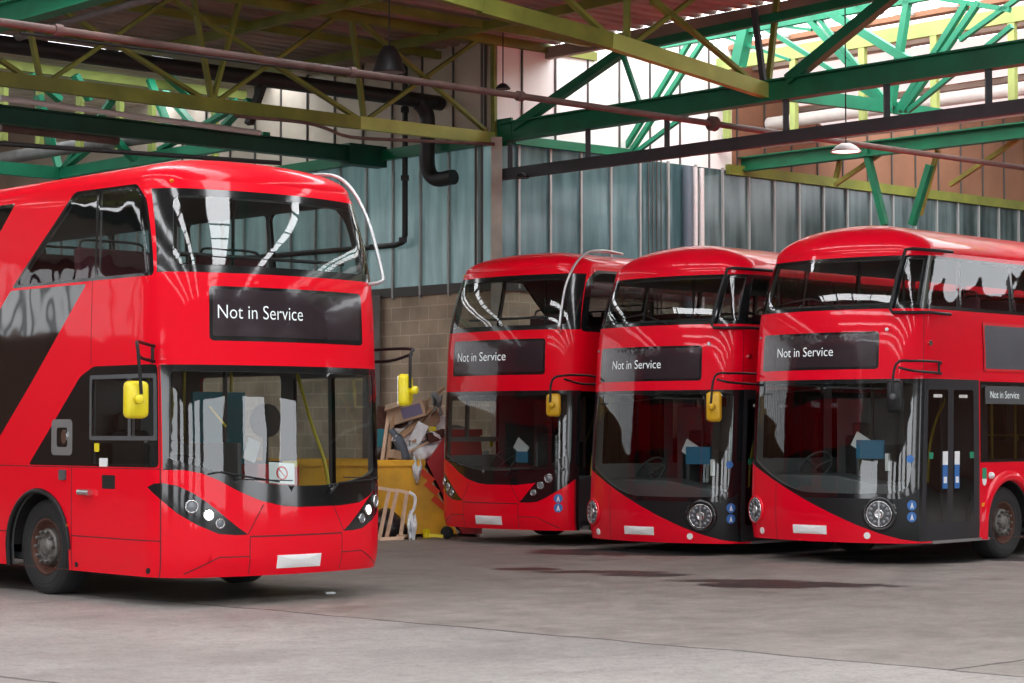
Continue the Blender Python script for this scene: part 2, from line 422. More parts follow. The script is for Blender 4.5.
def panels(S, root, regions, z0, body='red'):
    v, tr = skin(S, regions, z0); objs = {}; solid = []
    groups = {}
    for key, tris in tr.items():
        if key == 0: groups.setdefault(('body_shell', body, 0, None, None, True), []).extend(tris); continue
        r = regions[key-1]
        if r['m'] is None: continue
        groups.setdefault((r['name'], r['m'], r.get('off', 0), r.get('id'), r.get('label'), r.get('solid', True)), []).extend(tris)
    for (name, m, off, i_, lab, sol), tris in groups.items():
        vs, fs = patch(S, v, tris, off); mb = MB(); mb.add(vs, fs, True); 
        me = bpy.data.meshes.new(name); me.from_pydata(mb.v, [], mb.f); me.update()
        for p in me.polygons: p.use_smooth = True
        o = link(name, me, m, root); objs[(name, i_)] = o
        if lab: o['label'] = lab
        if sol: solid += tris
    vs, fs = patch(S, v, solid, -.045); me = bpy.data.meshes.new('l'); me.from_pydata(vs, [], fs); me.update()
    link('inner_lining', me, 'lining', root)
    return objs

def furnish(S, root, off_x=-1, upper_wheel=True, teal=True):
    """floors, stairs, seats, poles, cab and dashboard seen through the windows"""
    w = S.w-.08; L = S.L
    MB().box((0, L/2+.2, .36), (2*w-.1, L-.9, .06)).build('lower_floor', 'inside_dark', root)
    MB().box((0, L/2+.22, 2.36), (2*w-.06, L-.95, .10)).build('upper_floor', 'inside_dark', root)
    MB().box((0, L/2+.9, .30), (2*w-1.1, L-2.6, .08)).build('chassis', 'underbody', root)
    # dashboard: swept profile
    b = MB(); prof = [(.50, .40), (.44, .85), (.50, 1.10), (.80, 1.13), (1.0, 1.02), (1.05, .40)]
    vs = []; xs = [-1.18, -1.0, -.6, 0, .6, 1.0, 1.18]
    for x in xs:
        for y, z in prof: vs.append((x, y+.10*(x/1.2)**2+.05, z-(.10 if x > .3 else 0)))
    n = len(prof); fs = [(i*n+j, i*n+j+1, (i+1)*n+j+1, (i+1)*n+j) for i in range(len(xs)-1) for j in range(n-1)]+[tuple(range(n)), tuple(range(len(vs)-1, len(vs)-n-1, -1))]
    b.add(vs, fs).build('dashboard', 'grey_trim', root, .02)
    steering((off_x*.62, .98, 1.22), root)
    # driver seat and cab screen
    e = empty('driver_seat', (off_x*.62, 1.75, .4)); e.parent = root
    MB().box((0, 0, .42), (.48, .46, .12)).build('seat_base', 'inside_dark', e, .04)
    MB().box((0, .24, .85), (.46, .12, .74)).build('backrest', 'inside_dark', e, .05)
    MB().box((0, .26, 1.30), (.26, .09, .18)).build('headrest', 'inside_dark', e, .03)
    MB().box((off_x*.62, 2.25, 1.25), (1.1, .05, 1.75)).build('cab_bulkhead', 'lining', root)
    MB().box((.02, 1.6, .95), (.05, 1.2, 1.1)).build('cab_door', 'grey_trim', root, .01)
    MB().box((.05, 1.3, 1.62), (.03, .04, 1.4)).build('cab_post', 'inside_dark', root)
    # staircase side panel
    MB().box((off_x*.45, 3.6, 1.35), (.04, 2.2, 1.9)).build('stair_panel', 'lining', root)
    for x in (.45, 1.05):
        for y in (2.6, 4.2, 5.9): MB().tube([(x, y, .4), (x, y, 2.3)], .018, 8).build('hand_pole', 'pole_yellow', root)
    MB().tube(crv([(1.12, .95, .5), (1.1, 1.0, 1.2), (1.05, 1.2, 1.7), (1.1, 1.5, 2.2)], 5), .018, 8).build('hand_pole', 'pole_yellow', root)
    for y in (4.4, 5.3, 6.2, 7.1):
        for x in (-.7, .7): seat((x, y, .4), root)
    for y in (1.9, 2.8, 3.7, 4.6, 5.5):
        for x in (-.72, .72): seat((x, y, 2.30), root, 'seat_cloth', 'inside_dark')
    MB().tube([(-1.1, .75, 3.30), (1.1, .75, 3.30)], .018, 8).build('grab_rail', 'inside_dark', root)
    for x in (-.35, .35): MB().tube([(x, 1.6, 2.42), (x, 1.6, 4.1)], .018, 8).build('hand_pole', 'inside_dark', root)

def prohibition_notice(root, c, w=.27, h=.18, rz=0):
    e = empty('paper_notice', c, rz); e.parent = root; e.rotation_euler = (-.12, .06, rz)
    MB().box((0, 0, 0), (w, .004, h)).build('paper_sheet', 'paper', e)
    b = MB(); r = .06
    b.tube([(r*math.cos(2*PI*k/24), -.004, r*math.sin(2*PI*k/24)) for k in range(24)], .008, 6, True)
    b.bar((-.04, -.004, .04), (.04, -.004, -.04), .012, .006); b.build('prohibition_symbol', 'notice_red', e)

# ------------------------------------------------------------------ double decker with swept headlamps
def city_bus(pose, label, text_u, nearside_black=True, notice=True, opened=False):
    X, Y, a, k, dz = pose; S = Surf(**E400); root = empty('double_decker_bus', (X, Y, dz), a, k)
    T(root, label, 'bus', 'red double decker buses'); Z0 = .27
    R = []
    def reg(name, poly, m, **kw): R.append(dict(name=name, poly=poly, m=m, **kw))
    seam = lambda u0, u1, z0, z1: reg('panel_seam', [(u0, z0), (u1, z0), (u1, z1), (u0, z1)], 'seam', id=len(R))
    # side skin: slightly separate red sheets
    seam(-2.895, -2.88, Z0, 1.27); seam(-1.415, -1.40, Z0, 2.23); seam(-2.89, -1.41, .60, .612); seam(-9.5, -4.07, .60, .612)
    seam(-2.55, -2.54, 2.25, 3.08); seam(-7, -1.41, 1.262, 1.272); seam(-.55, -.54, .29, .64); seam(.54, .55, .29, .64)
    seam(-.54, .54, .63, .645); seam(1.40, 1.415, Z0, 1.0)
    for s in (-1, 1):
        seam_poly = [(s*.56, .66), (s*.40, .93), (s*.412, .93), (s*.572, .66)]; reg('panel_seam', seam_poly, 'seam', id=len(R))
        reg('panel_seam', [(s*.54, .46), (s*.85, .46), (s*1.18, .31), (s*1.17, .30), (s*.85, .448), (s*.54, .448)], 'seam', id=len(R))
    # black surround and lower windscreen
    low = [(-1.38, 1.26), (-1.18, 1.26), (-1.02, 1.23), (-.85, 1.16), (-.66, 1.06), (-.44, .97), (-.2, .915), (0, .90), (.2, .90), (.5, .90), (.8, .93), (1.02, 1.0), (1.2, 1.09), (1.38, 1.15)]
    if not opened: low = low[:-4]+[(.8, .92), (.98, .98), (1.12, 1.06), (1.42, 1.24)]
    reg('screen_surround', low+[(1.47, 1.3), (1.47, 2.23), (-1.395, 2.23)], 'black_gloss')
    reg('windscreen', rpoly([(-1.32, 1.36), (-1.15, 1.32), (-.99, 1.28), (-.8, 1.22), (-.58, 1.16), (-.3, 1.115), (0, 1.10), (.3, 1.10), (.6, 1.12), (.96, 1.18), (1.15, 1.26), (1.28, 1.33), (1.28, 2.17), (-1.31, 2.17)], .05, 3), 'screen_glass', solid=False)
    reg('upper_screen_surround', [(-1.425, 3.09), (1.45, 3.09), (1.45, 3.89), (-1.425, 3.89)], 'black_gloss')
    reg('upper_windscreen', rpoly([(-1.26, 3.16), (1.26, 3.16), (1.22, 3.5), (1.10, 3.82), (-1.20, 3.82), (-1.24, 3.5)], .10, 6), 'screen_glass', solid=False, id='u')
    reg('display_frame', rr(-.92, .93, 2.455, 2.965, .045), 'black_gloss')
    reg('destination_display', rr(-.885, .895, 2.50, 2.935, .02), 'blind')
    # headlamp clusters
    hl = [(-1.57, 1.10), (-1.48, 1.135), (-1.38, 1.14), (-1.24, 1.115), (-1.1, 1.05), (-.95, .95), (-.80, .83), (-.66, .72), (-.56, .655), (-.70, .655), (-.86, .67), (-1.05, .75), (-1.24, .86), (-1.40, .985)]
    hr = [(-u, z) for u, z in hl]
    if opened: hr = [(.56, .655), (.66, .755), (.76, .865), (.86, .97), (1.02, 1.06), (1.2, 1.14), (1.40, 1.24), (1.47, 1.25), (1.47, 1.03), (1.3, .91), (1.1, .79), (.95, .71), (.85, .67), (.70, .655)]
    reg('headlamp_cluster', hl, 'black_gloss', id='l'); reg('headlamp_cluster', hr, 'black_gloss', id='r')
    # offside: cab glass, stair glass, upper saloon glass
    cab = rpoly([(-3.70, 1.28), (-1.425, 1.28), (-1.425, 2.235), (-2.50, 2.235), (-2.75, 2.14)], .05, 3)
    reg('cab_side_panel', cab, 'black_gloss')
    reg('cab_window_frame', rr(-2.57, -1.44, 1.53, 2.15, .02), 'grey_trim')
    reg('cab_window', rr(-2.53, -1.89, 1.57, 2.11, .02), 'side_glass', solid=False, id='c1'); reg('cab_window', rr(-1.84, -1.48, 1.57, 2.11, .02), 'side_glass', solid=False, id='c2')
    reg('cab_lower_glass', rr(-2.53, -1.47, 1.30, 1.50, .01), 'side_glass', solid=False)
    reg('ticket_flap', rr(-3.27, -2.88, 1.38, 1.73, .05), 'steel'); reg('flap_recess', rr(-3.17, -2.97, 1.46, 1.65, .03), 'black_gloss')
    reg('window_surround', rpoly([(-4.10, 3.06), (-3.02, 3.965), (-1.64, 3.95), (-1.50, 3.80), (-1.455, 3.06)], .06), 'black_gloss')
    reg('side_window', rpoly([(-4.02, 3.09), (-2.99, 3.94), (-2.53, 3.94), (-2.51, 3.09)], .04), 'side_glass', solid=False, id='s1')
    reg('side_window', rpoly([(-2.47, 3.09), (-2.48, 3.94), (-1.70, 3.93), (-1.535, 3.78), (-1.50, 3.09)], .08), 'side_glass', solid=False, id='s2')
    reg('stair_glass', rpoly([(-4.12, 3.035), (-2.66, 3.035), (-3.63, 2.13), (-4.60, 1.27), (-6.1, 1.27)], .04), 'stair_glass')
    reg('side_window', rpoly([(-9.6, 3.1), (-5.3, 3.1), (-4.45, 3.64), (-4.17, 3.94), (-9.6, 3.94)], .05), 'side_glass', solid=False, id='s3')
    reg('side_window', rpoly([(-10.5, 1.3), (-6.6, 1.3), (-6.0, 1.9), (-6.0, 2.2), (-10.5, 2.2)], .05), 'side_glass', solid=False, id='s4')
    reg('door_lock_recess', rr(-2.34, -2.11, 1.07, 1.20, .01), 'black_satin')
    # nearside: door and upper windows
    reg('upper_side_surround', rpoly([(1.45, 3.06), (9.6, 3.06), (9.6, 3.95), (1.65, 3.95), (1.47, 3.80)], .08), 'black_gloss')
    reg('side_window', rpoly([(1.58, 3.12), (3.1, 3.12), (3.1, 3.91), (1.76, 3.91), (1.60, 3.76)], .10, 6), 'tint_glass' if opened else 'side_glass', solid=False, id='n1')
    for i in range(4): reg('side_window', rr(3.16+i*1.55, 4.65+i*1.55, 3.12, 3.91, .05), 'side_glass', solid=False, id='n%d' % (i+2))
    if opened: reg('doorway', [(1.47, Z0), (2.75, Z0), (2.75, 2.22), (1.47, 2.22)], None)
    else:
        reg('door_surround', rr(1.47, 2.85, Z0+.02, 2.22, .02), 'black_satin')
        for q in (1.52, 2.18): reg('door_glass', rr(q, q+.6, .36, 2.16, .03), 'side_glass', solid=False, id='d%f' % q)
    reg('door_post', [(1.42, Z0), (1.47, Z0), (1.47, 2.23), (1.42, 2.23)], 'black_gloss')
    for i in range(4): reg('side_window', rr(3.0+i*1.6+(1.2 if i else 0), 4.5+i*1.6+(1.2 if i else 0), 1.3, 2.2, .05), 'side_glass', solid=False, id='m%d' % i)
    WU = 3.50; wy = S.outline(WU)[1]; ry = wy+5.85; RU = WU+5.85
    arch = lambda u: [(u+.56*math.cos(PI*k/20), .47+.54*math.sin(PI*k/20)) for k in range(21)]+[(u-.56, Z0-.01+.011), (u+.56, Z0+.001)]
    for u in (-WU, WU, -RU, RU): reg('arch', arch(u), None)
    O = panels(S, root, R, Z0)
    make_roof(S, root)
    # wheel arches
    for u in (-WU, WU, -RU, RU):
        s = 1 if u > 0 else -1
        b = MB(); b.tube([on(S, u+.575*math.cos(PI*k/24), .47+.555*math.sin(PI*k/24), .008) for k in range(25)]+[on(S, u-.575, Z0, .008)], .028, 6); b.build('arch_lip', 'black_satin', root)
        y = S.outline(u)[1]; b = MB(); x1 = s*(S.w-.03); x0 = s*(S.w-.55)
        for kk in range(12):
            a0 = PI*kk/12; a1 = PI*(kk+1)/12
            P = [(y+.60*math.cos(q), .47+.57*math.sin(q)) for q in (a0, a1)]
            b.add([(x1, P[0][0], P[0][1]), (x1, P[1][0], P[1][1]), (x0, P[1][0], P[1][1]), (x0, P[0][0], P[0][1])], [(0, 1, 2, 3)], True)
        b.add([(x0, y-.6, .25), (x0, y+.6, .25), (x0, y+.6, 1.05), (x0, y-.6, 1.05)], [(0, 1, 2, 3)]); b.build('wheel_housing', 'underbody', root)
        wheel('wheel', S.w, y, s, k, root, -dz/k)
    furnish(S, root)
    # blind lettering
    d = O[('destination_display', None)]
    blind_text(S, text_u, 2.665, .13, .99 if opened else .86, .004, d)
    # lamps: three a side
    for s, cl in ((-1, O[('headlamp_cluster', 'l')]), (1, O[('headlamp_cluster', 'r')])):
        for i, (u, z) in enumerate(((1.11, .925), (.955, .845), (.845, .765))):
            if opened and s > 0: u, z = ((1.03, 1.0), (.91, .90), (.80, .80))[i]
            e = empty('headlamp', on(S, s*u, z, .0)); n = Vector(S.N(s*u, z)); e.rotation_euler = n.to_track_quat('X', 'Z').to_euler(); e.parent = cl
            r = .062-.008*i
            MB().lathe([(.0, r), (.014, r), (.016, r*.82), (.004, r*.80)], 24).build('bezel', 'chrome', e)
            lit = (i == 1 and not opened)
            if i == 0: r *= .92
            MB().lathe([(.004, r*.8), (.012, r*.5), (.016, 0)], 24).build('lens', 'led' if lit else 'led_soft', e)
        # small marker
    # plate
    flat_patch(S, [(-.255, .335), (.255, .335), (.255, .455), (-.255, .455)], .012, 'number_plate', 'plate', root)
    # wipers
    for x0, x1 in ((-.95, -.25), (.35, 1.0)):
        b = MB(); b.tube([on(S, x0, 1.02+.2*(x0<0), .03), on(S, x0+.1, 1.12+.12*(x0<0), .05), on(S, x1, 1.14, .03)], .008, 6); b.tube([on(S, x1-.45, 1.17, .02), on(S, x1+.15, 1.15, .02)], .006, 6); b.build('wiper', 'black_satin', root)
    # roof marker bolts, handle, reflectors
    MB().lathe([(0, 0), (0, .02), (.02, .015), (.022, 0)], 12, Matrix.Translation(on(S, -1.2, 3.96)) @ Matrix.Rotation(-PI/2, 4, 'Z')).build('roof_marker', 'amber', root)
    MB().tube([on(S, -2.70, 1.03, .03), on(S, -2.50, 1.03, .03)], .032, 10).build('door_handle', 'chrome', root)
    flat_patch(S, ell(-2.98, .69, .035, .035, 14), .015, 'side_marker', 'amber', root, 'amber side marker')
    flat_patch(S, rr(-3.10, -2.98, 1.14, 1.24, .02), .02, 'filler_cap', 'grey_trim', root)
    flat_patch(S, ell(-3.02, 1.56, .05, .07, 14), .012, 'coin_lens', 'chrome', root)
    flat_patch(S, rr(-2.47, -2.39, 1.42, 1.50, .01), .006, 'yellow_sticker', 'mirror_yellow', root)
    flat_patch(S, rr(-2.38, -2.24, 1.28, 1.36, .01), .006, 'white_sticker', 'paper', root)
    flat_patch(S, ell(-1.55, .33, .028, .028, 12), .006, 'bolt_cap', 'black_satin', root); flat_patch(S, ell(-2.8, .33, .028, .028, 12), .006, 'bolt_cap', 'black_satin', root)
    if opened:
        for z in (.72, .59):
            bd = flat_patch(S, ell(1.17, z, .062, .062, 20), .005, 'round_badge', 'badge_blue', root, 'round blue badge')
            b = MB(); c = on(S, 1.17, z, .01); b.add([on(S, 1.17+q[0]*.03, z+q[1]*.045, .008) for q in ((0, 1), (.35, .3), (.8, -.9), (.3, -.9), (0, -.2), (-.3, -.9), (-.8, -.9), (-.35, .3))], [tuple(range(8))]); b.build('badge_symbol', 'paper', bd)
        MB().box((.95, 1.25, 1.3), (.05, .5, 1.7)).build('door_leaf', 'black_gloss', root); MB().box((.95, 2.0, 1.3), (.05, .4, 1.7)).build('door_leaf', 'black_gloss', root)
        MB().box((.9, 1.32, .30), (.8, 1.25, .06)).build('door_step', 'steel', root)
        MB().box((-.28, 1.0, 1.42), (.26, .02, .18), Matrix.Rotation(.6, 3, 'Y')).build('paper_sheet', 'paper', root)
        MB().box((-.22, .95, 1.28), (.24, .02, .16)).build('blue_case', 'blue_panel', root)
    # mirrors
    if not opened: mirror(root, S, (-1.68, .24, 1.90), [[(-1.31, .50, 2.40), (-1.50, .40, 2.42), (-1.68, .22, 2.42), (-1.72, .14, 2.34), (-1.68, .14, 1.95)], [(-1.31, .50, 2.26), (-1.50, .40, 2.28), (-1.69, .18, 2.30)], [(-1.33, .50, 2.42), (-1.33, .50, 2.24)]], 'mirror_yellow', -.3, (.22, .08, .34))
    mirror(root, S, (1.27, .0, 2.02), [[(1.33, .85, 2.42), (1.42, .5, 2.44), (1.42, .05, 2.43), (1.30, -.07, 2.36), (1.28, -.09, 2.04)], [(1.33, .85, 2.32), (1.42, .4, 2.32), (1.42, .05, 2.38)]], 'mirror_yellow' if not opened else 'mirror_amber', .5, (.20, .07, .32))
    guard(root, [(1.08, 1.7, 4.23), (1.12, 1.23, 4.25), (1.12, .88, 4.20), (1.13, .62, 4.03), (1.14, .41, 3.74), (1.16, .30, 3.45), (1.18, .22, 3.17), (1.16, .22, 3.10), (1.08, .36, 3.07)], .018, 'silver_tube')
    MB().tube([(1.08, 1.7, 4.23), (.95, 1.72, 4.25), (.95, 1.2, 4.24)], .016, 8).build('roof_rail', 'silver_tube', root)
    if notice:
        prohibition_notice(root, (-.03, .25, 1.215), .30, .20)
        MB().box((-.22, 1.9, 1.15), (.34, .04, .32)).build('teal_panel', 'teal', root)
        MB().box((.60, 2.2, 1.62), (.66, .04, .80)).build('teal_screen', 'teal', root)
        MB().box((.75, 1.5, 1.13), (.52, .3, .30)).build('red_locker', 'notice_red', root)
        MB().box((.86, 1.3, 1.28), (.18, .02, .06)).build('yellow_tag', 'mirror_yellow', root)
        MB().box((.52, 1.5, 1.42), (.16, .02, .22), Matrix.Rotation(.35, 3, 'Y')).build('paper_sheet', 'paper', root)
        b = MB(); b.lathe([(-.04, 0), (-.04, .17), (.04, .17), (.04, 0)], 20, Matrix.Translation((.66, 1.45, 1.72)) @ Matrix.Rotation(PI/2, 4, 'Z')); b.bar((.66, 1.45, 1.6), (.66, 1.45, 1.1), .05); b.build('mirror_unit', 'inside_dark', root)
        MB().tube([(-.42, .9, 1.86), (-.22, .9, 1.66)], .012, 8).build('yellow_strap', 'pole_yellow', root)
        MB().box((-.3, 2.6, 3.95), (.18, .08, .04)).build('ceiling_lamp', 'led_soft', root)
    return root

# ------------------------------------------------------------------ double decker with the sweeping glass front
def sweep_bus(pose, label, mirror_m, second):
    X, Y, a, k, dz = pose; S = Surf(**NRM); root = empty('double_decker_bus', (X, Y, dz), a, k)
    T(root, label, 'bus', 'red double decker buses'); Z0 = .28; R = []
    def reg(name, poly, m, **kw): R.append(dict(name=name, poly=poly, m=m, **kw))
    seam = lambda u0, u1, z0, z1: reg('panel_seam', [(u0, z0), (u1, z0), (u1, z1), (u0, z1)], 'seam', id=len(R))
    seam(-.62, -.61, Z0, 1.0); seam(1.47, 1.48, 2.36, 3.2); seam(-1.42, -1.41, 1.3, 3.2)
    mask = [(-1.38, 1.33), (-1.22, 1.26), (-.95, 1.16), (-.58, 1.01), (-.2, .85), (.25, .66), (.65, .50), (.95, .40), (1.2, .335), (1.445, .30)]
    reg('lower_mask', mask+[(1.445, 2.33), (-1.38, 2.33)], 'black_satin')
    reg('screen_surround', [(-1.38, 1.33), (-1.22, 1.265), (-.58, 1.02), (-.3, .90), (-.1, .835), (1.2, .835), (1.36, .90), (1.445, .95), (1.445, 2.33), (-1.38, 2.33)], 'black_gloss')
    reg('windscreen', rpoly([(-1.30, 1.38), (-1.15, 1.31), (-.98, 1.23), (-.80, 1.14), (-.62, 1.06), (-.45, .99), (-.25, .93), (-.06, .90), (.5, .895), (1.08, .90), (1.20, .93), (1.30, .99), (1.34, 1.3), (1.34, 2.28), (-1.28, 2.28)], .06, 3), 'screen_glass', solid=False)
    reg('upper_band', [(-1.42, 3.215), (10.6, 3.215), (10.6, 3.90), (-1.42, 3.90)], 'black_gloss')
    reg('upper_band', [(-10.6, 3.215), (-1.42, 3.215), (-1.42, 3.90), (-10.6, 3.90)], 'black_gloss')
    reg('upper_windscreen', rpoly([(-1.25, 3.26), (1.02, 3.26), (1.06, 3.86), (-1.22, 3.86)], .05, 4), 'screen_glass', solid=False)
    reg('corner_window', rpoly([(1.10, 3.26), (1.38, 3.26), (1.42, 3.86), (1.14, 3.86)], .03), 'side_glass', solid=False)
    for s in (1, -1):
        q = 1.55
        for i, wd in enumerate((.82, 1.32, 1.32, 1.32, 1.32, 1.3)):
            p = rr(q, q+wd, 3.26, 3.86, .04); reg('side_window', [(s*u, z) for u, z in p], 'side_glass', solid=False, id='w%d%d' % (s, i)); q += wd+.05
    reg('display_frame', rr(-1.01, .88, 2.455, 2.93, .045), 'black_gloss')
    reg('destination_display', rr(-.975, .845, 2.49, 2.90, .02), 'blind')
    # nearside door
    reg('door_frame', [(1.46, .30), (2.82, .30), (2.82, 2.335), (1.46, 2.335)], 'door_grey')
    reg('front_pillar', [(1.445, .30), (1.50, .30), (1.50, 2.33), (1.445, 2.33)], 'black_gloss')
    reg('door_leaf', rr(1.53, 2.10, .34, 2.26, .02), 'door_grey', id='a'); reg('door_leaf', rr(2.14, 2.73, .34, 2.26, .02), 'door_grey', id='b')
    reg('door_glass', rr(1.58, 2.05, .52, 2.20, .03), 'tint_glass', solid=False, id='a'); reg('door_glass', rr(2.19, 2.68, .52, 2.20, .03), 'tint_glass', solid=False, id='b')
    reg('lower_band', [(2.84, 1.27), (9.8, 1.27), (9.8, 2.32), (2.84, 2.32)], 'black_gloss')
    q = 2.88
    for i in range(4): reg('side_window', rr(q, q+1.55, 1.31, 2.28, .03), 'tint_glass', solid=False, id='l%d' % i); q += 1.62
    reg('advert_frame', rr(2.94, 7.0, 2.45, 3.085, .03), 'red_side', off=.012); reg('advert_panel', rr(2.98, 6.96, 2.485, 3.05, .01), 'ad_grey', off=.012)
    reg('lower_band', [(-9.8, 1.27), (-1.55, 1.27), (-1.55, 2.32), (-9.8, 2.32)], 'black_gloss')
    for i in range(5): reg('side_window', rr(-3.0-i*1.6, -1.6-i*1.6, 1.31, 2.28, .03), 'tint_glass', solid=False, id='o%d' % i)
    WU = 3.54; wy = S.outline(WU)[1]; RU = WU+5.7
    arch = lambda u: [(u+.56*math.cos(PI*k/20), .47+.56*math.sin(PI*k/20)) for k in range(21)]+[(u-.56, Z0+.001), (u+.56, Z0+.001)]
    for u in (-WU, WU, -RU, RU): reg('arch', arch(u), None)
    O = panels(S, root, R, Z0, 'red_shaded')
    make_roof(S, root, 'red_shaded')
    for u in (-WU, WU, -RU, RU):
        s = 1 if u > 0 else -1; b = MB()
        vs = []; n = 25
        for kk in range(n):
            an = PI*kk/(n-1)
            for rad, off in ((.555, -.02), (.56, .035), (.60, .045), (.66, .02), (.69, -.002)): vs.append(on(S, u+rad*math.cos(an), .47+rad*math.sin(an), off))
        for q in (-1,):
            for rad, off in ((.555, -.02), (.56, .035), (.60, .045), (.66, .02), (.69, -.002)): vs.append(on(S, u-rad, Z0, off))
        b.add(vs, [(i*5+j, i*5+j+1, i*5+j+6, i*5+j+5) for i in range(n) for j in range(4)], True); b.build('arch_flare', 'red_shaded', root)
        y = S.outline(u)[1]; b = MB(); x1 = s*(S.w-.03); x0 = s*(S.w-.55)
        for kk in range(12):
            P = [(y+.60*math.cos(q), .47+.58*math.sin(q)) for q in (PI*kk/12, PI*(kk+1)/12)]
            b.add([(x1, P[0][0], P[0][1]), (x1, P[1][0], P[1][1]), (x0, P[1][0], P[1][1]), (x0, P[0][0], P[0][1])], [(0, 1, 2, 3)], True)
        b.add([(x0, y-.6, .25), (x0, y+.6, .25), (x0, y+.6, 1.06), (x0, y-.6, 1.06)], [(0, 1, 2, 3)]); b.build('wheel_housing', 'underbody', root)
        wheel('wheel', S.w, y, s, k, root, -dz/k)
    furnish(S, root)
    MB().box((1.0, 2.0, 1.3), (.03, 1.1, 1.9)).build('door_screen', 'lining', root)
    d = O[('destination_display', None)]; blind_text(S, -.70, 2.63, .12, .96, .004, d)
    # round headlamps with a ring of lamps
    for s in (-1, 1):
        u, z = s*(.94 if s > 0 else 1.06), .645
        e = empty('headlamp', on(S, u, z, .0)); n = Vector(S.N(u, z)); e.rotation_euler = n.to_track_quat('X', 'Z').to_euler(); e.parent = root
        if s > 0: MB().lathe([(-.01, .225), (.010, .215), (.02, .19), (.01, .17)], 36).build('lamp_pod', 'black_gloss', e)
        else: MB().lathe([(-.01, .19), (.015, .185), (.02, .17), (.012, .165)], 36).build('lamp_pod', 'red_shaded', e)
        MB().lathe([(.005, .165), (.022, .162), (.026, .155), (.016, .15)], 36).build('bezel', 'chrome', e)
        MB().lathe([(.012, .155), (.012, 0)], 32).build('reflector', 'grey_trim', e)
        b = MB()
        for i in range(12):
            t = 2*PI*i/12; b.lathe([(.012, .028), (.026, .026), (.028, 0)], 10, Matrix.Translation((0, .118*math.cos(t), .118*math.sin(t))))
        b.build('lamp_ring', 'led_soft', e)
        b = MB(); b.lathe([(.012, .06), (.03, .058), (.03, .045), (.02, .03), (.03, 0)], 20); b.build('centre_lamp', 'chrome', e)
        MB().box((.03, 0, 0), (.012, .02, .3)).build('lamp_bar', 'steel', e)
    for u, z in ((-.92, .38), (.78, .375)): flat_patch(S, ell(u, z, .042, .042, 16), .012, 'fog_lamp', 'plate', root)
    flat_patch(S, [(-.29, .375), (.23, .375), (.23, .485), (-.29, .485)], .012, 'number_plate', 'plate', root)
    for z in (.755, .61):
        bd = flat_patch(S, ell(1.345, z, .062, .064, 20), .006, 'round_badge', 'badge_blue', root, 'round blue badge')
        b = MB(); b.add([on(S, 1.345+q[0]*.028, z+q[1]*.042, .009) for q in ((0, 1), (.35, .3), (.8, -.9), (.3, -.9), (0, -.2), (-.3, -.9), (-.8, -.9), (-.35, .3))], [tuple(range(8))]); b.build('badge_symbol', 'paper', bd)
    flat_patch(S, ell(1.31, 1.33, .05, .05, 16), .006, 'round_sticker', 'badge_blue', root)
    flat_patch(S, ell(1.58, 2.78, .035, .035, 14), .03, 'guard_bolt', 'chrome', root); flat_patch(S, ell(.98, 2.95, .022, .022, 12), .02, 'guard_bolt', 'steel', root); flat_patch(S, ell(-1.10, 2.9, .02, .02, 12), .02, 'guard_bolt', 'steel', root)
    # door stickers and lettered side sign
    for u in (1.94, 2.22):
        flat_patch(S, [(u, .95), (u+.11, .95), (u+.11, 1.42), (u, 1.42)], .005, 'door_sticker', 'badge_blue', root); flat_patch(S, [(u, 1.25), (u+.11, 1.25), (u+.11, 1.42), (u, 1.42)], .007, 'door_sticker', 'paper', root)
        flat_patch(S, [(u+.02, 1.02), (u+.09, 1.02), (u+.09, 1.1), (u+.02, 1.1)], .008, 'door_sticker', 'paper', root)
    for u in (1.62, 2.58): flat_patch(S, rr(u, u+.09, 1.33, 1.41, .01), .006, 'green_sticker', 'mint', root)
    for u in (1.70, 2.32): flat_patch(S, rr(u, u+.2, 2.10, 2.14, .01), .006, 'door_label', 'pipe_white', root)
    sg = flat_patch(S, rr(2.97, 4.1, 2.03, 2.265, .01), .004, 'side_display', 'grey_trim', root)
    blind_text(S, 3.08, 2.105, .095, .92, .010, sg)
    flat_patch(S, rr(2.88, 2.98, 1.06, 1.20, .01), .006, 'green_sticker', 'mint', root); flat_patch(S, ell(2.93, 1.05, .05, .08, 14), .005, 'crest_sticker', 'plate', root)
    MB().lathe([(0, .045), (.04, .04), (.07, 0)], 14, Matrix.Translation(on(S, 3.08, 1.10))).build('side_lamp', 'plate', root)
    flat_patch(S, rr(2.86, 2.93, .70, .75, .01), .01, 'side_marker', 'amber', root)
    MB().box((1.0, 1.43, .285), (.62, 1.33, .035)).build('door_sill', 'steel', root)
    # wipers
    b = MB(); b.tube([on(S, .35, 3.22, .03), on(S, -.1, 3.36, .04), on(S, -.55, 3.33, .03)], .009, 6); b.tube([on(S, -.95, 3.29, .025), on(S, -.15, 3.38, .025)], .006, 6); b.build('wiper', 'black_satin', root)
    b = MB(); b.tube([on(S, .3, 2.30, .03), on(S, .2, 2.22, .05), on(S, .95, 2.20, .03)], .01, 6); b.tube([on(S, -.9, 2.15, .025), on(S, .5, 2.24, .025)], .007, 6); b.build('wiper', 'black_satin', root)
    # black tube guard round the upper corner
    G = [on(S, 2.0, 3.965, .07), on(S, 1.6, 3.96, .09), on(S, 1.20, 3.94, .10), on(S, 1.12, 3.93, .10), on(S, 1.08, 3.6, .11), on(S, 1.03, 3.19, .10), on(S, 1.06, 3.14, .10), on(S, 1.5, 3.15, .10), on(S, 2.0, 3.15, .07)]
    MB().tube(G, .022, 8).build('tree_guard', 'pipe_brown' if 0 else 'black_satin', root)
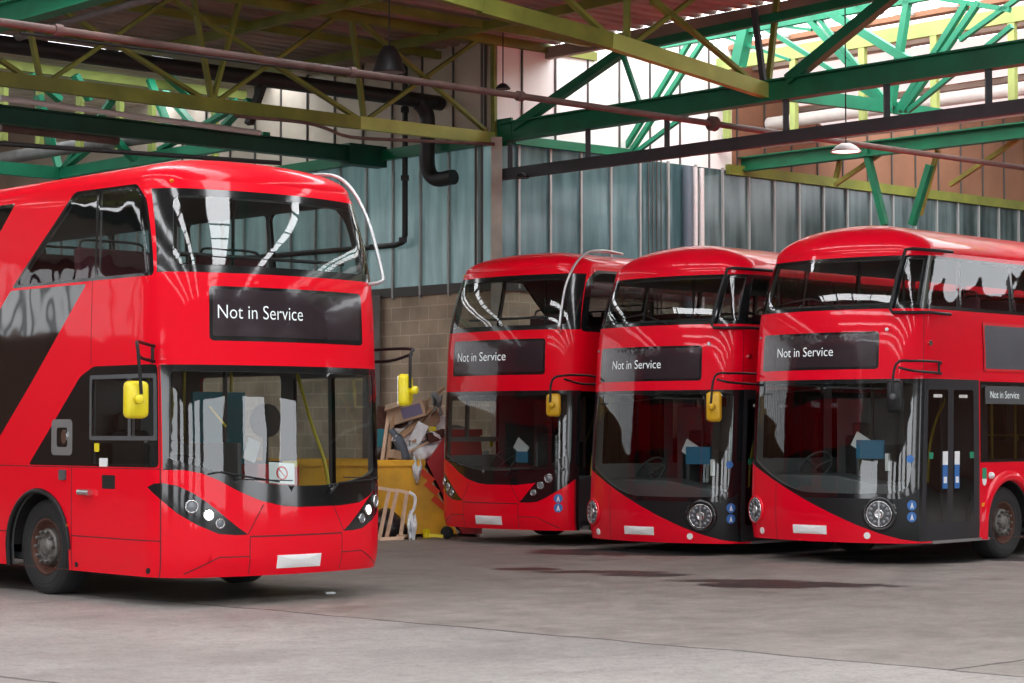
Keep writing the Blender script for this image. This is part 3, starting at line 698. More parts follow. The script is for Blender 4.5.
    mirror(root, S, (1.24, .06, 2.10), [[(1.32, .95, 2.52), (1.46, .7, 2.54), (1.44, .15, 2.54), (1.28, .02, 2.50), (1.24, -.02, 2.12)], [(1.32, .95, 2.40), (1.46, .7, 2.40), (1.44, .15, 2.42), (1.30, .04, 2.46)], [(1.46, .7, 2.55), (1.46, .7, 2.39)]], mirror_m, .35, (.20, .07, .40))
    # cab details
    MB().box((.12, .95, 1.52), (.26, .02, .20), Matrix.Rotation(.5, 3, 'Y')).build('paper_sheet', 'paper', root)
    MB().box((.28, .92, 1.44), (.42, .04, .24)).build('blue_case', 'blue_panel', root)
    MB().box((.62, .8, 1.28), (.05, .04, .22)).build('card_reader', 'plate', root)
    return root
POSE = {1: (-2.1292, 21.1583, .7515, 1.0637, 0), 2: (-.3633, 31.7215, -.7566, 1.0582, -.0525), 3: (1.7904, 29.4251, -.765, 1.03, -.1237), 4: (3.8729, 27.2674, -.7706, 1.0203, 0)}
city_bus(POSE[1], 'red double decker bus nearest on the left, showing its driver side and yellow mirrors', -.85)
city_bus(POSE[2], 'red double decker bus beside the skips, slanted headlamps and silver roof guard, door open', -.80, notice=False, opened=True)
sweep_bus(POSE[3], 'red double decker bus with round headlamps and amber mirror, third from the left', 'mirror_amber', False)
sweep_bus(POSE[4], 'rightmost red double decker bus with round headlamps, grey advert panel and closed glass doors', 'black_satin', True)
# ------------------------------------------------------------------ the garage
def struct(name, mb, m, **kw): o = mb.build(name, m); o['kind'] = 'structure'; return o
def floor_material():
    m = bpy.data.materials.new('concrete'); m.use_nodes = True; nt = m.node_tree; p = nt.nodes['Principled BSDF']; L = nt.links.new
    def N(t, **k):
        n = nt.nodes.new(t)
        for a, v in k.items(): setattr(n, a, v)
        return n
    def math_(op, a, b=None, c=None):
        n = N('ShaderNodeMath', operation=op)
        for i, q in enumerate((a, b, c)):
            if q is None: continue
            if isinstance(q, (int, float)): n.inputs[i].default_value = q
            else: L(q, n.inputs[i])
        return n.outputs[0]
    tc = N('ShaderNodeTexCoord'); mp = N('ShaderNodeMapping'); mp.vector_type = 'TEXTURE'
    mp.inputs['Location'].default_value = C0; mp.inputs['Rotation'].default_value = (0, 0, TH); L(tc.outputs['Object'], mp.inputs[0])
    def noise(scale, detail=6, rough=.6, vec=None, d=0):
        n = N('ShaderNodeTexNoise'); n.inputs['Scale'].default_value = scale; n.inputs['Detail'].default_value = detail; n.inputs['Roughness'].default_value = rough; n.inputs['Distortion'].default_value = d
        L(vec or mp.outputs[0], n.inputs['Vector']); return n.outputs['Fac']
    def ramp(f, a, b, c=0, d=1):
        n = N('ShaderNodeMapRange'); n.clamp = True
        for i, q in ((1, a), (2, b), (3, c), (4, d)): n.inputs[i].default_value = q
        L(f, n.inputs[0]); return n.outputs[0]
    def mix(f, a, b):
        n = N('ShaderNodeMix', data_type='RGBA'); L(f, n.inputs[0])
        for s, q in ((6, a), (7, b)):
            if isinstance(q, tuple): n.inputs[s].default_value = q
            else: L(q, n.inputs[s])
        return n.outputs[2]
    big = noise(.35, 5); mid = noise(2.2, 8, .7); fine = noise(28, 6, .8); grit = noise(140, 3, .7)
    c = mix(ramp(big, .35, .65), (.22, .20, .188, 1), (.40, .37, .345, 1))
    c = mix(ramp(mid, .42, .72, 0, .55), c, (.40, .375, .355, 1))
    c = mix(ramp(noise(7, 6, .75), .45, .7, 0, .45), c, (.12, .108, .10, 1)); c = mix(ramp(fine, .45, .75, 0, .5), c, (.085, .08, .078, 1))
    c = mix(ramp(grit, .55, .8, 0, .35), c, (.05, .05, .05, 1))
    # long drip and tyre stains along the parking direction
    mp2 = N('ShaderNodeMapping'); mp2.inputs['Scale'].default_value = (.6, 1.3, 1); L(mp.outputs[0], mp2.inputs[0])
    c = mix(ramp(noise(1.1, 4, .5, mp2.outputs[0], .6), .55, .75, 0, .35), c, (.08, .07, .066, 1))
    sp = N('ShaderNodeSeparateXYZ'); L(mp.outputs[0], sp.inputs[0])
    warp = math_('MULTIPLY', math_('SUBTRACT', noise(.9, 4), .5), .25)
    def joint(coord, off, period, w):
        x = math_('ADD', math_('SUBTRACT', coord, off), warp); q = math_('ABSOLUTE', math_('SUBTRACT', math_('MODULO', math_('ADD', x, 1000*period+period/2), period), period/2))
        return ramp(q, w, w*1.8, 1, 0)
    ap = math_('ADD', sp.outputs[0], math_('MULTIPLY', sp.outputs[1], .094)); far = math_('GREATER_THAN', math_('ADD', ap, warp), -14.6)
    c = mix(math_('MULTIPLY', far, .5), c, mix(ramp(mid, .35, .65), (.10, .08, .068, 1), (.30, .25, .215, 1)))
    j = math_('MAXIMUM', math_('MULTIPLY', joint(ap, -14.6, 4.85, .02), math_('LESS_THAN', ap, -13)), math_('MULTIPLY', joint(sp.outputs[1], -19.05, 14, .014), far))
    c = mix(math_('MULTIPLY', j, .8), c, (.03, .028, .028, 1))
    # oil patches (world position, half sizes along and across)
    wet = None
    wsp = N('ShaderNodeSeparateXYZ'); L(tc.outputs['Object'], wsp.inputs[0])
    wob = math_('MULTIPLY', math_('SUBTRACT', noise(1.6, 5, .7), .5), 1.6)
    for (x, y, a, b, col_) in OIL:
        d = math_('SQRT', math_('ADD', math_('POWER', math_('DIVIDE', math_('SUBTRACT', wsp.outputs[0], x), a), 2), math_('POWER', math_('DIVIDE', math_('SUBTRACT', wsp.outputs[1], y), b), 2)))
        f = ramp(math_('ADD', d, wob), .85, 1.05, .92, 0); c = mix(f, c, col_)
        wet = f if wet is None else math_('MAXIMUM', wet, f)
    L(c, p.inputs['Base Color'])
    L(math_('SUBTRACT', math_('ADD', ramp(mid, .3, .7, .48, .66), 0), math_('MULTIPLY', wet, .12)), p.inputs['Roughness'])
    b = N('ShaderNodeBump'); b.inputs['Strength'].default_value = .5; b.inputs['Distance'].default_value = .006
    L(math_('SUBTRACT', math_('ADD', fine, grit), math_('MULTIPLY', j, 2)), b.inputs['Height']); L(b.outputs[0], p.inputs['Normal'])
    M['concrete'] = m
def gp(px, py):
    r = ray(px, py); t = -H/r.z; return (r.x*t, r.y*t)
OIL = []
for px, py, a, b, cc in ((790, 585, 1.15, .5, (.012, .009, .009, 1)), (745, 581, .8, .3, (.035, .022, .02, 1)), (600, 572, .9, .28, (.06, .035, .03, 1)), (530, 569, .45, .3, (.06, .02, .018, 1)), (650, 575, .6, .35, (.04, .03, .03, 1)), (900, 560, 1.2, .8, (.04, .036, .036, 1)),
    (640, 552, 1.6, 1.0, (.035, .032, .032, 1)), (840, 553, 1.3, .7, (.035, .032, .032, 1)), (300, 590, .5, .4, (.06, .055, .053, 1)), (1015, 559, .6, .5, (.05, .045, .045, 1))):
    g = gp(px, py); OIL.append((g[0], g[1], a, b, cc))
floor_material()
def quad(name, pts, m, kind='structure'):
    b = MB(); b.add(pts, [tuple(range(len(pts)))]); o = b.build(name, m); o['kind'] = kind; return o
quad('floor', [ab(-60, -60), ab(30, -60), ab(30, 40), ab(-60, 40)], 'concrete')

# patterned wall material helpers: block masonry
def block_material():
    m = bpy.data.materials.new('blockwork'); m.use_nodes = True; nt = m.node_tree; p = nt.nodes['Principled BSDF']; L = nt.links.new
    tc = nt.nodes.new('ShaderNodeTexCoord'); br = nt.nodes.new('ShaderNodeTexBrick'); mp = nt.nodes.new('ShaderNodeMapping'); L(tc.outputs['UV'], mp.inputs[0]); L(mp.outputs[0], br.inputs['Vector'])
    br.inputs['Scale'].default_value = 1; br.inputs['Brick Width'].default_value = .55; br.inputs['Row Height'].default_value = .27; br.inputs['Mortar Size'].default_value = .012
    br.inputs['Color1'].default_value = (.52, .41, .30, 1); br.inputs['Color2'].default_value = (.42, .33, .245, 1); br.inputs['Mortar'].default_value = (.60, .50, .39, 1)
    n = nt.nodes.new('ShaderNodeTexNoise'); n.inputs['Scale'].default_value = 1.3; n.inputs['Detail'].default_value = 5; L(tc.outputs['UV'], n.inputs['Vector'])
    r = nt.nodes.new('ShaderNodeMapRange'); r.inputs[1].default_value = .3; r.inputs[2].default_value = .7; r.inputs[3].default_value = .65; r.inputs[4].default_value = 1.2; L(n.outputs['Fac'], r.inputs[0])
    v = nt.nodes.new('ShaderNodeVectorMath'); v.operation = 'SCALE'; L(br.outputs['Color'], v.inputs[0]); L(r.outputs[0], v.inputs['Scale']); L(v.outputs[0], p.inputs['Base Color']); p.inputs['Roughness'].default_value = .9
    M['blockwork'] = m
block_material()
def wired_glass(name, c1, c2, emi):
    m = bpy.data.materials.new(name); m.use_nodes = True; nt = m.node_tree; p = nt.nodes['Principled BSDF']; L = nt.links.new
    tc = nt.nodes.new('ShaderNodeTexCoord'); mp = nt.nodes.new('ShaderNodeMapping'); mp.inputs['Scale'].default_value = (2.2, .22, 1); L(tc.outputs['UV'], mp.inputs[0])
    n = nt.nodes.new('ShaderNodeTexNoise'); n.inputs['Scale'].default_value = 2.2; n.inputs['Detail'].default_value = 6; L(mp.outputs[0], n.inputs['Vector'])
    n2 = nt.nodes.new('ShaderNodeTexNoise'); n2.inputs['Scale'].default_value = .55; n2.inputs['Detail'].default_value = 4; L(tc.outputs['UV'], n2.inputs['Vector'])
    a = nt.nodes.new('ShaderNodeMath'); a.operation = 'ADD'; L(n.outputs['Fac'], a.inputs[0]); L(n2.outputs['Fac'], a.inputs[1])
    r = nt.nodes.new('ShaderNodeMapRange'); r.inputs[1].default_value = .75; r.inputs[2].default_value = 1.25; L(a.outputs[0], r.inputs[0])
    mx = nt.nodes.new('ShaderNodeMix'); mx.data_type = 'RGBA'; mx.inputs[6].default_value = c1; mx.inputs[7].default_value = c2; L(r.outputs[0], mx.inputs[0]); L(mx.outputs[2], p.inputs['Base Color'])
    L(mx.outputs[2], p.inputs['Emission Color']); p.inputs['Emission Strength'].default_value = emi; p.inputs['Roughness'].default_value = .14; M[name] = m
wired_glass('wired_glass', (.10, .165, .17, 1), (.20, .31, .32, 1), .30)
wired_glass('wired_glass_mid', (.035, .07, .075, 1), (.10, .17, .18, 1), .14)       # daylight comes through the panes
wired_glass('wired_glass_grey', (.02, .035, .035, 1), (.11, .15, .15, 1), .12)
def uvwall(name, p0, d, L_, z0, z1, m, thick=None, seg=1):
    b = MB(); P = [p0+Vector((0, 0, z0)), p0+d*L_+Vector((0, 0, z0)), p0+d*L_+Vector((0, 0, z1)), p0+Vector((0, 0, z1))]
    nrm = d.cross(Vector((0, 0, 1)))*.12
    b.add(P, [(0, 1, 2, 3)]); o = b.build(name, m); me = o.data; uv = me.uv_layers.new(name='UVMap')
    for li, l in enumerate(me.loops):
        c = me.vertices[l.vertex_index].co; uv.data[li].uv = ((c-p0).dot(d), c.z)
    o['kind'] = 'structure'; return o
A0 = ab(0, 0)
# left wall (runs along B) : blockwork, glazing, cladding
uvwall('wall_left', A0, BD, 20.2, 0, 4.27, 'blockwork')
uvwall('window_1', A0, BD, 20.2, 4.42, 6.9, 'wired_glass')
uvwall('wall_left', A0, BD, 20.2, 6.9, 9.6, 'cladding')
struct('trim_1', MB().bar(ab(0, 0, 4.34), ab(0, 20, 4.34), .10, .18), 'mullion_dark')
# right wall (runs along A)
uvwall('wall_right', A0, AD, 26, 0, 4.27, 'blockwork')
uvwall('window_2', A0, AD, 5, 4.42, 6.95, 'wired_glass_mid'); uvwall('window_3', ab(5, 0), AD, 21, 4.42, 6.95, 'wired_glass_grey')
uvwall('wall_right', A0, AD, 6.4, 6.95, 9.7, 'cladding_white'); uvwall('wall_right', ab(6.4, 0), AD, 20, 6.95, 10.5, 'cladding_rust')  # pale cladding near the column, whitened for the skylight falling on it
struct('trim_2', MB().bar(ab(0, 0, 4.34), ab(26, 0, 4.34), .10, .18), 'mullion_dark')
n = 3
b = MB()
for i in range(22):
    s = .48+.82*i; b.bar(ab(-.03, s, 4.2), ab(-.03, s, 6.95), .05, .05)
struct('trim_3', b, 'mullion')
b = MB()
for i in range(31):
    t = .506+.797*i; b.bar(ab(t, -.03, 4.3), ab(t, -.03, 6.98), .045, .05)
struct('trim_4', b, 'mullion')
b = MB()
for i in range(12): b.bar(ab(-.02, .3+.9*i, 6.95), ab(-.02, .3+.9*i, 9.6), .035, .03)
for i in range(28): b.bar(ab(.6+.85*i, -.02, 6.95), ab(.6+.85*i, -.02, 9.7), .03, .03)
struct('trim_5', b, 'mullion_dark')
# the rest of the hall shell, behind and beside the camera
def wall_open(name, p0, d, L_, doors, ztop=9, zd=5.0, m='sheet_brown'):
    x = 0; b = MB(); k = 0
    for (a, c) in doors+[(L_, L_)]:
        if a > x: b.add([p0+d*x, p0+d*a, p0+d*a+Vector((0, 0, zd)), p0+d*x+Vector((0, 0, zd))], [(0, 1, 2, 3)])
        x = c
    b.add([p0+Vector((0, 0, zd)), p0+d*L_+Vector((0, 0, zd)), p0+d*L_+Vector((0, 0, ztop)), p0+Vector((0, 0, ztop))], [(0, 1, 2, 3)])
    struct(name, b, m)
wall_open('wall_back', ab(-40, -42), AD, 70, [(6, 12), (15, 21), (24, 30), (34, 40), (44, 50)])
wall_open('wall_side', ab(-40, -42), BD, 62, [(4, 10), (14, 20), (26, 32)])
wall_open('wall_far', ab(-40, 20), AD, 40.3, [], m='cladding_rust')
quad('reflection_band', [ab(-39, 19.9, 4.6), ab(-6, 19.9, 4.6), ab(-6, 19.9, 8.3), ab(-39, 19.9, 8.3)], 'reflection_glow')  # unseen glowing band, added for the striped reflection in the stair glass
b = MB()
for i in range(34): b.bar(ab(-39+i, 19.85, 4.6), ab(-39+i, 19.85, 8.3), .28, .06, (1, 0, 0))
struct('reflection_bars', b, 'mullion_dark')  # bars that cut the added band into stripes
wall_open('wall_end', ab(28, -42), BD, 42, [], m='cladding_rust')
T(MB().bar(ab(27.7, -41, 5.6), ab(27.7, -1, 5.6), .2, 1.3).build('reflection_stripe', 'green'), 'unseen green band added on the end wall for window reflections', 'beam')  # unseen band added so the bus windows reflect a green line
T(MB().bar(ab(27.6, -41, 3.6), ab(27.6, -1, 3.6), .12, .25).build('wall_pipe', 'pipe_white'), 'unseen pale stripe added on the end wall for window reflections', 'duct')  # unseen stripe, added for the same window reflections

# roof: ribbed sheets
def ribbed(a0, a1, b0, b1, z, m='sheet_brown', pitch=.33, along='A', name='ceiling', z2=None):
    b = MB(); vs = []; x0, x1 = (b0, b1) if along == 'A' else (a0, a1); n = int((x1-x0)/pitch); prof = ((0, 0), (.45, 0), (.55, .05), (.9, .05))
    xs = []
    for i in range(n):
        for q, h in prof: xs.append((x0+(i+q)*pitch, h))
    xs.append((x1, 0))
    for x, h in xs:
        if along == 'A': vs += [ab(a0, x, z+h), ab(a1, x, (z2 or z)+h)]
        else: vs += [ab(x, b0, z+h), ab(x, b1, z+h)]
    b.add(vs, [(2*i, 2*i+1, 2*i+3, 2*i+2) for i in range(len(xs)-1)]); return struct(name, b, m)
strips = [(-35.0, -33.6), (-29.2, -28.0), (-23.6, -22.4), (-18.2, -17.0), (-12.7, -11.5), (-7.2, -6.5)]
prev = -40
for s0, s1 in strips:
    ribbed(prev, s0, -42, 5.8, 8.85, pitch=.7); ribbed(s0, s1, -42, -38, 8.85, pitch=.7); ribbed(s0, s1, -4.5, 5.8, 8.85); prev = s1
ribbed(prev, 0, -42, 5.8, 8.85, pitch=.35); ribbed(0, 1.27, -42, 0, 8.85, pitch=.35)
for s0, s1 in strips:
    quad('unseen_window_4', [ab(s0, -38, 8.86), ab(s1, -38, 8.86), ab(s1, -4.5, 8.86), ab(s0, -4.5, 8.86)], 'unseen_rooflight')  # unseen roof strips put in to light the hall and streak the glass
    b = MB()
    for i in range(17): b.bar(ab(s0, -37+2*i, 8.82), ab(s1, -37+2*i, 8.82), .12, .1)
    struct('trim_6', b, 'mullion_dark')
ribbed(-40, 0, 6.9, 9.3, 8.85, m='cladding'); ribbed(-40, 0, 9.8, 10.5, 8.87, m='cladding'); ribbed(-40, 0, 11.0, 20, 8.95, m='cladding')
quad('window_5', [ab(-40, 5.8, 8.86), ab(0, 5.8, 8.86), ab(0, 6.9, 8.86), ab(-40, 6.9, 8.86)], 'rooflight')
quad('window_6', [ab(-40, 9.3, 8.86), ab(0, 9.3, 8.86), ab(0, 9.8, 8.86), ab(-40, 9.8, 8.86)], 'rooflight'); quad('window_11', [ab(-40, 10.5, 8.88), ab(0, 10.5, 8.88), ab(0, 11.0, 8.88), ab(-40, 11.0, 8.88)], 'rooflight')
b = MB()
for i in range(26): b.bar(ab(-39+1.5*i, 5.8, 8.84), ab(-39+1.5*i, 6.9, 8.84), .25, .06)
struct('trim_7', b, 'dark_green')
# bright north light bay beyond the green girder
quad('window_7', [ab(1.27, -34, 8.86), ab(6.3, -34, 9.5), ab(6.3, 0, 9.5), ab(1.27, 0, 8.86)], 'rooflight')
b = MB()
for i in range(34): b.bar(ab(1.27, -34+i+.4, 8.83), ab(6.3, -34+i+.4, 9.46), .035, .05)
struct('trim_8', b, 'mullion')
x = 6.3; k = 0
pat = [(.22, 'r'), (.45, 'w'), (.25, 'b'), (.5, 'w'), (.30, 'b'), (.35, 'w'), (.30, 'b'), (.4, 'w'), (.2, 'r')]
tot = sum(p[0] for p in pat); zz = lambda a: 9.5-(a-6.3)*(1.45/3.2)
for wd, kd in pat:
    w2 = wd*3.2/tot; m = {'r': 'cladding_rust', 'w': 'rooflight_soft', 'b': 'sheet_brown'}[kd]
    if kd == 'w': quad('window_8', [ab(x, -34, zz(x)), ab(x+w2, -34, zz(x+w2)), ab(x+w2, 0, zz(x+w2)), ab(x, 0, zz(x))], m)
    else: struct('trim_9', MB().bar(ab(x+w2/2, -34, zz(x+w2/2)), ab(x+w2/2, 0, zz(x+w2/2)), w2, .10), m)
    x += w2
quad('window_9', [ab(9.5, -14, 10.2), ab(13.5, -14, 10.2), ab(13.5, 0, 10.2), ab(9.5, 0, 10.2)], 'rooflight'); quad('ceiling', [ab(13.5, -34, 10.2), ab(28, -34, 10.2), ab(28, 0, 10.2), ab(13.5, 0, 10.2)], 'sheet_brown'); quad('ceiling', [ab(9.5, -34, 10.2), ab(13.5, -34, 10.2), ab(13.5, -14, 10.2), ab(9.5, -14, 10.2)], 'sheet_brown')
quad('ceiling', [ab(1.27, -42, 8.9), ab(28, -42, 8.9), ab(28, -34, 10.3), ab(1.27, -34, 8.9)], 'sheet_brown')

# ---- steelwork
def thing(name, label, cat, group=None):
    o = empty(name); T(o, label, cat, group); return o
cN = thing('steel_column', 'pale steel column where the two glazed walls meet behind the buses', 'column')
cN.location = ab(-.1, -.1)
def local(o, mb, name, m):
    ob = mb.build(name, m); ob.parent = o; ob.matrix_parent_inverse = Matrix.Translation(-o.location); return ob
local(cN, MB().bar(ab(-.13, -.13, 0), ab(-.13, -.13, 7.0), .20, .20, (1, 0, 0)), 'shaft', 'column_paint')
local(cN, MB().bar(ab(-.30, .08, 4.2), ab(-.30, .08, 9), .05, .05, (1, 0, 0)).bar(ab(-.30, .25, 4.2), ab(-.30, .25, 7), .04, .04, (1, 0, 0)), 'cable_duct', 'mullion_dark')
def girder(name, label, loc, members, cat='roof girder', group=None):
    t = thing(name, label, cat, group); t.location = loc
    for nm, m, kind, p, q, w, h in members:
        b = MB()
        if kind == 'I': b.ibeam(p, q, w, h)
        elif kind == 'L': # angle section
            b.bar(p, q, w, .02); d = (Vector(q)-Vector(p)).normalized(); sd = d.cross(Vector((0, 0, 1))).normalized(); up = sd.cross(d); o = sd*w/2-up*w/2; b.bar(Vector(p)+o, Vector(q)+o, .02, w)
        else: b.bar(p, q, w, h)
        local(t, b, nm, m)
    return t
br = lambda f, m, x0, y0, x1, y1, pl, w=.10, h=None, k='R', nm='brace': (nm, m, k, f(x0, y0, pl), f(x1, y1, pl), w, h or w)
# green girder on the column line
mem = [('bottom_chord', 'green', 'I', ab(0, -.1, 7.1), ab(0, -32, 7.1), .22, .32)]
mem += [br(ona, 'green', 515, 127, 622, 52, 0, .15), br(ona, 'green', 789, 80, 897, -8, 0, .17), ('brace', 'green', 'R', ab(0, -.15, 6.85), ab(0, -.15, 7.35), .5, .05),
        br(ona, 'mint', 640, 104, 622, 52, 0, .07), ('top_chord', 'green', 'R', ona(622, 50, 0), ab(0, -32, 8.75), .12, .14)]
girder('roof_girder', 'dark green steel beam girder from the pale column towards the upper right', ab(0, -.1, 7.1), mem)
# sliding rail hung below it
t = thing('door_rail', 'dark grey horizontal rail hanging under the dark green beam', 'rail'); t.location = ab(-.02, -.1, 6.33)
local(t, MB().bar(ab(-.02, -.1, 6.33), ab(-.02, -30, 6.33), .12, .20), 'track', 'rail_grey')
for px in (510, 588, 667, 786, 887, 989, 1120):
    p = ona(px, 140, 0); q = p.copy(); p.z = 6.93; q.z = 6.4; local(t, MB().bar(p, q, .09, .09, (1, 0, 0)), 'hanger', 'rail_grey')
# olive girder to the left of the column
mem = [('bottom_chord', 'lime', 'R', ab(-3.2, 0, 6.98), ab(-.1, 0, 7.0), .12, .22), ('bottom_chord', 'olive', 'R', ab(-22, 0, 6.95), ab(-3.2, 0, 6.98), .12, .22),  # column end of the olive chord coloured lime for the light on it
       ('top_chord', 'olive', 'R', ab(-22, 0, 8.72), ab(2.5, 0, 8.80), .14, .16)]
for x0, y0, x1, y1 in ((212, 103, 190, -20), (364, 120, 350, 8), (494, 137, 493, 30), (216, 102, 349, 8), (360, 120, 170, -2), (366, 120, 492, 30), (486, 131, 356, 18), (200, 97, 20, -16), (45, 84, 191, -16), (41, 84, 24, 0), (212, 103, 240, 0), (0, 60, 36, 84)):
    mem.append(br(onb, 'olive', x0, y0, x1, y1, 0, .10, .06))
girder('roof_girder', 'olive lattice girder running from the left edge to the pale column', ab(-10, 0, 7), mem)
# olive rafter truss in front of it
e0 = ona(766, 92, 0); bq = (e0-C0).dot(BD)
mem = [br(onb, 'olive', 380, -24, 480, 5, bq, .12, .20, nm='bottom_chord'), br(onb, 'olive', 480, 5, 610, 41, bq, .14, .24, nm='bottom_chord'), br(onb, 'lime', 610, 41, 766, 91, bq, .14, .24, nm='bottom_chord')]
for x0, y0, x1, y1 in ((610, 38, 555, -12), (627, 43, 627, -12), (632, 44, 705, -10), (758, 86, 640, -12), (768, 86, 778, -10), (764, 86, 754, 8), (690, 30, 652, 2), (500, 8, 440, -20)):
    mem.append(br(onb, 'olive' if x0 < 700 or x1 > 770 or x1 < 700 else 'rail_grey', x0, y0, x1, y1, bq, .10, .06))
girder('roof_girder', 'olive raking truss coming down to the middle of the dark green beam', ab(-4, bq, 7.4), mem)
# second green girder: mint lattice meeting at two nodes
q = 3.38; mem = []
for x0, y0, x1, y1, w in ((624, 150, 698, 28, .09), (632, 150, 712, 28, .09), (635, 153, 730, 82, .08), (621, 150, 621, 56, .12), (510, 128, 515, 136, .02),
    (898, 111, 967, 2, .10), (903, 111, 979, 2, .10), (908, 111, 1012, 26, .08), (891, 106, 909, -6, .12), (884, 102, 804, 14, .11), (878, 99, 762, 26, .08), (889, 104, 818, 18, .07), (823, 8, 908, 60, .14), (770, 24, 812, 30, .05), (748, 20, 738, 66, .22), (790, 60, 704, 30, .05),
    (1010, 10, 900, -8, .08), (960, 40, 1030, -10, .08)):
    mem.append(br(ona, 'mint', x0, y0, x1, y1, q, w))
mem += [('bottom_chord', 'green', 'R', ab(.3, -.12, 7.0), ab(3.38, -.12, 7.02), .12, .16), br(onb, 'mint', 770, 92, 890, 107, (ona(893, 110, q)-C0).dot(BD), .10, .22, nm='tie_beam'), br(onb, 'mint', 895, 108, 955, 117, (ona(893, 110, q)-C0).dot(BD), .10, .20, nm='tie_beam'),
        ('top_chord', 'mint', 'R', ab(3.38, 0, 9.0), ab(3.38, -30, 9.0), .12, .12)]
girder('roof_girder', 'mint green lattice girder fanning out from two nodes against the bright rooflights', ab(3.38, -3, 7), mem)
# lime framed girder further back and green tie under it
mem = [('bottom_chord', 'lime_pale', 'R', ab(6.0, 0, 7.38), ab(6.0, -30, 7.38), .10, .14), ('top_chord', 'lime_pale', 'R', ab(6.0, 0, 9.05), ab(6.0, -30, 9.05), .12, .26)]
for px in (727, 794, 863, 935, 1013, 1100):
    p = ona(px, 100, 6.0); p.z = 7.38; r_ = p.copy(); r_.z = 9.0; mem.append(('post', 'lime_pale', 'R', p, r_, .14, .10))
girder('roof_girder', 'yellow green framed girder in front of the striped rooflights at the right', ab(6, -3, 7.4), mem)
mem = [('tie_beam', 'green', 'I', ab(6.7, 0, 7.1), ab(6.7, -30, 7.1), .2, .26)]
for x0, y0, x1, y1 in ((866, 150, 885, 225), (930, 165, 912, 225)): mem.append(br(ona, 'green', x0, y0, x1, y1, 6.7, .12))
for x0, y0, x1, y1 in ((886, 150, 835, 185), (840, 160, 836, 178), (1024, 135, 950, 185), (938, 150, 920, 215)): mem.append(br(ona, 'olive', x0, y0, x1, y1, 6.9, .08))
girder('roof_girder', 'bright green tie beam just below the dark grey rail at the right', ab(6.7, -3, 7.1), mem)
T(MB().bar(ab(6.2, -.06, 6.96), ab(24, -.06, 6.96), .1, .20).build('wall_plate', 'olive'), 'olive strip along the top of the right glazed wall', 'beam')
# dark green beam over the left bay, and mint truss behind it
mem = [('beam_flange', 'dark_green', 'I', ab(-.1, 3.2, 6.95), ab(-26, 3.2, 7.0), .2, .28), ('bracket', 'dark_green', 'R', ab(-.1, 3.2, 6.95), ab(-1.0, 3.2, 6.95), .3, .4)]
girder('roof_beam', 'very dark green beam across the left bay, above the nearest bus', ab(-5, 3.2, 6.95), mem, 'roof beam')
T(MB().bar(ab(-.15, .1, 6.98), ab(-.15, 9, 6.98), .16, .20).build('gutter_beam', 'green'), 'green gutter beam along the top of the left glazed wall', 'beam')
mem = [('bottom_chord', 'mint', 'R', ab(-2.75, 10.66, 7.1), ab(-24, 10.66, 7.1), .16, .26), ('bottom_chord', 'mint', 'R', ab(-2.75, 10.66, 7.1), ab(-2.75, 3.3, 7.1), .16, .22)]
for x0, y0, x1, y1 in ((60, 172, 90, 148), (60, 172, 38, 90), (62, 172, 112, 100), (200, 150, 250, 100), (170, 130, 150, 80), (215, 150, 165, 92), (160, 150, 240, 105)):
    mem.append(br(ona, 'mint', x0, y0, x1, y1, -2.75, .16, .08))
girder('roof_girder', 'mint green corner truss just above the roof of the nearest bus', ab(-2.75, 10.6, 7.1), mem)
mem = [('top_chord', 'lime', 'R', ab(-.2, 7.6, 8.66), ab(-26, 7.6, 8.66), .12, .17)]
for px in (4, 40, 80, 120, 152, 215, 256):
    p = onb(px, 100, 7.6); p.z = 7.2; r_ = p.copy(); r_.z = 8.3; mem.append(('post', 'lime', 'R', p, r_, .16, .1))
for x0, y0, x1, y1 in ((30, 75, 60, 100), (75, 75, 90, 100), (150, 60, 200, 105), (235, 100, 205, 128), (95, 120, 135, 160), (38, 95, 52, 148)): mem.append(br(onb, 'mint', x0, y0, x1, y1, 7.3, .2, .1))
girder('roof_girder', 'yellow green girder seen under the black duct at the upper left', ab(-8, 7.6, 8), mem)
# near mint beam in the top left corner
p = ona(0, 17, -11.5); T(MB().ibeam(ab(-11.5, (p-C0).dot(BD)+3, p.z), ab(-11.5, -30, p.z), .24, .30).build('roof_beam', 'mint'), 'bright mint green beam crossing the top left corner', 'roof beam')
# purlins under the brown roof
for i, bb in enumerate((-1.2, 1.6, 4.4)):
    T(MB().bar(ab(-26, bb, 8.74), ab(0 if bb > 0 else 1.2, bb, 8.74), .08, .14).build('roof_purlin', 'olive'), 'olive purlin under the brown ribbed roof', 'purlin', 'purlins under the brown roof')
for i, aa in enumerate((-1.4, -4.4, -8.2)):
    T(MB().bar(ab(aa, -8, 8.70), ab(aa, 5.8, 8.70), .10, .16).build('roof_rafter', 'olive'), 'olive rafter under the brown ribbed roof', 'rafter', 'rafters under the brown roof')
T(MB().bar(ab(1.27, -30, 8.72), ab(1.27, 0, 8.72), .14, .22).build('roof_edge_beam', 'sheet_brown'), 'brown edge beam between the ribbed roof and the bright rooflight', 'beam')
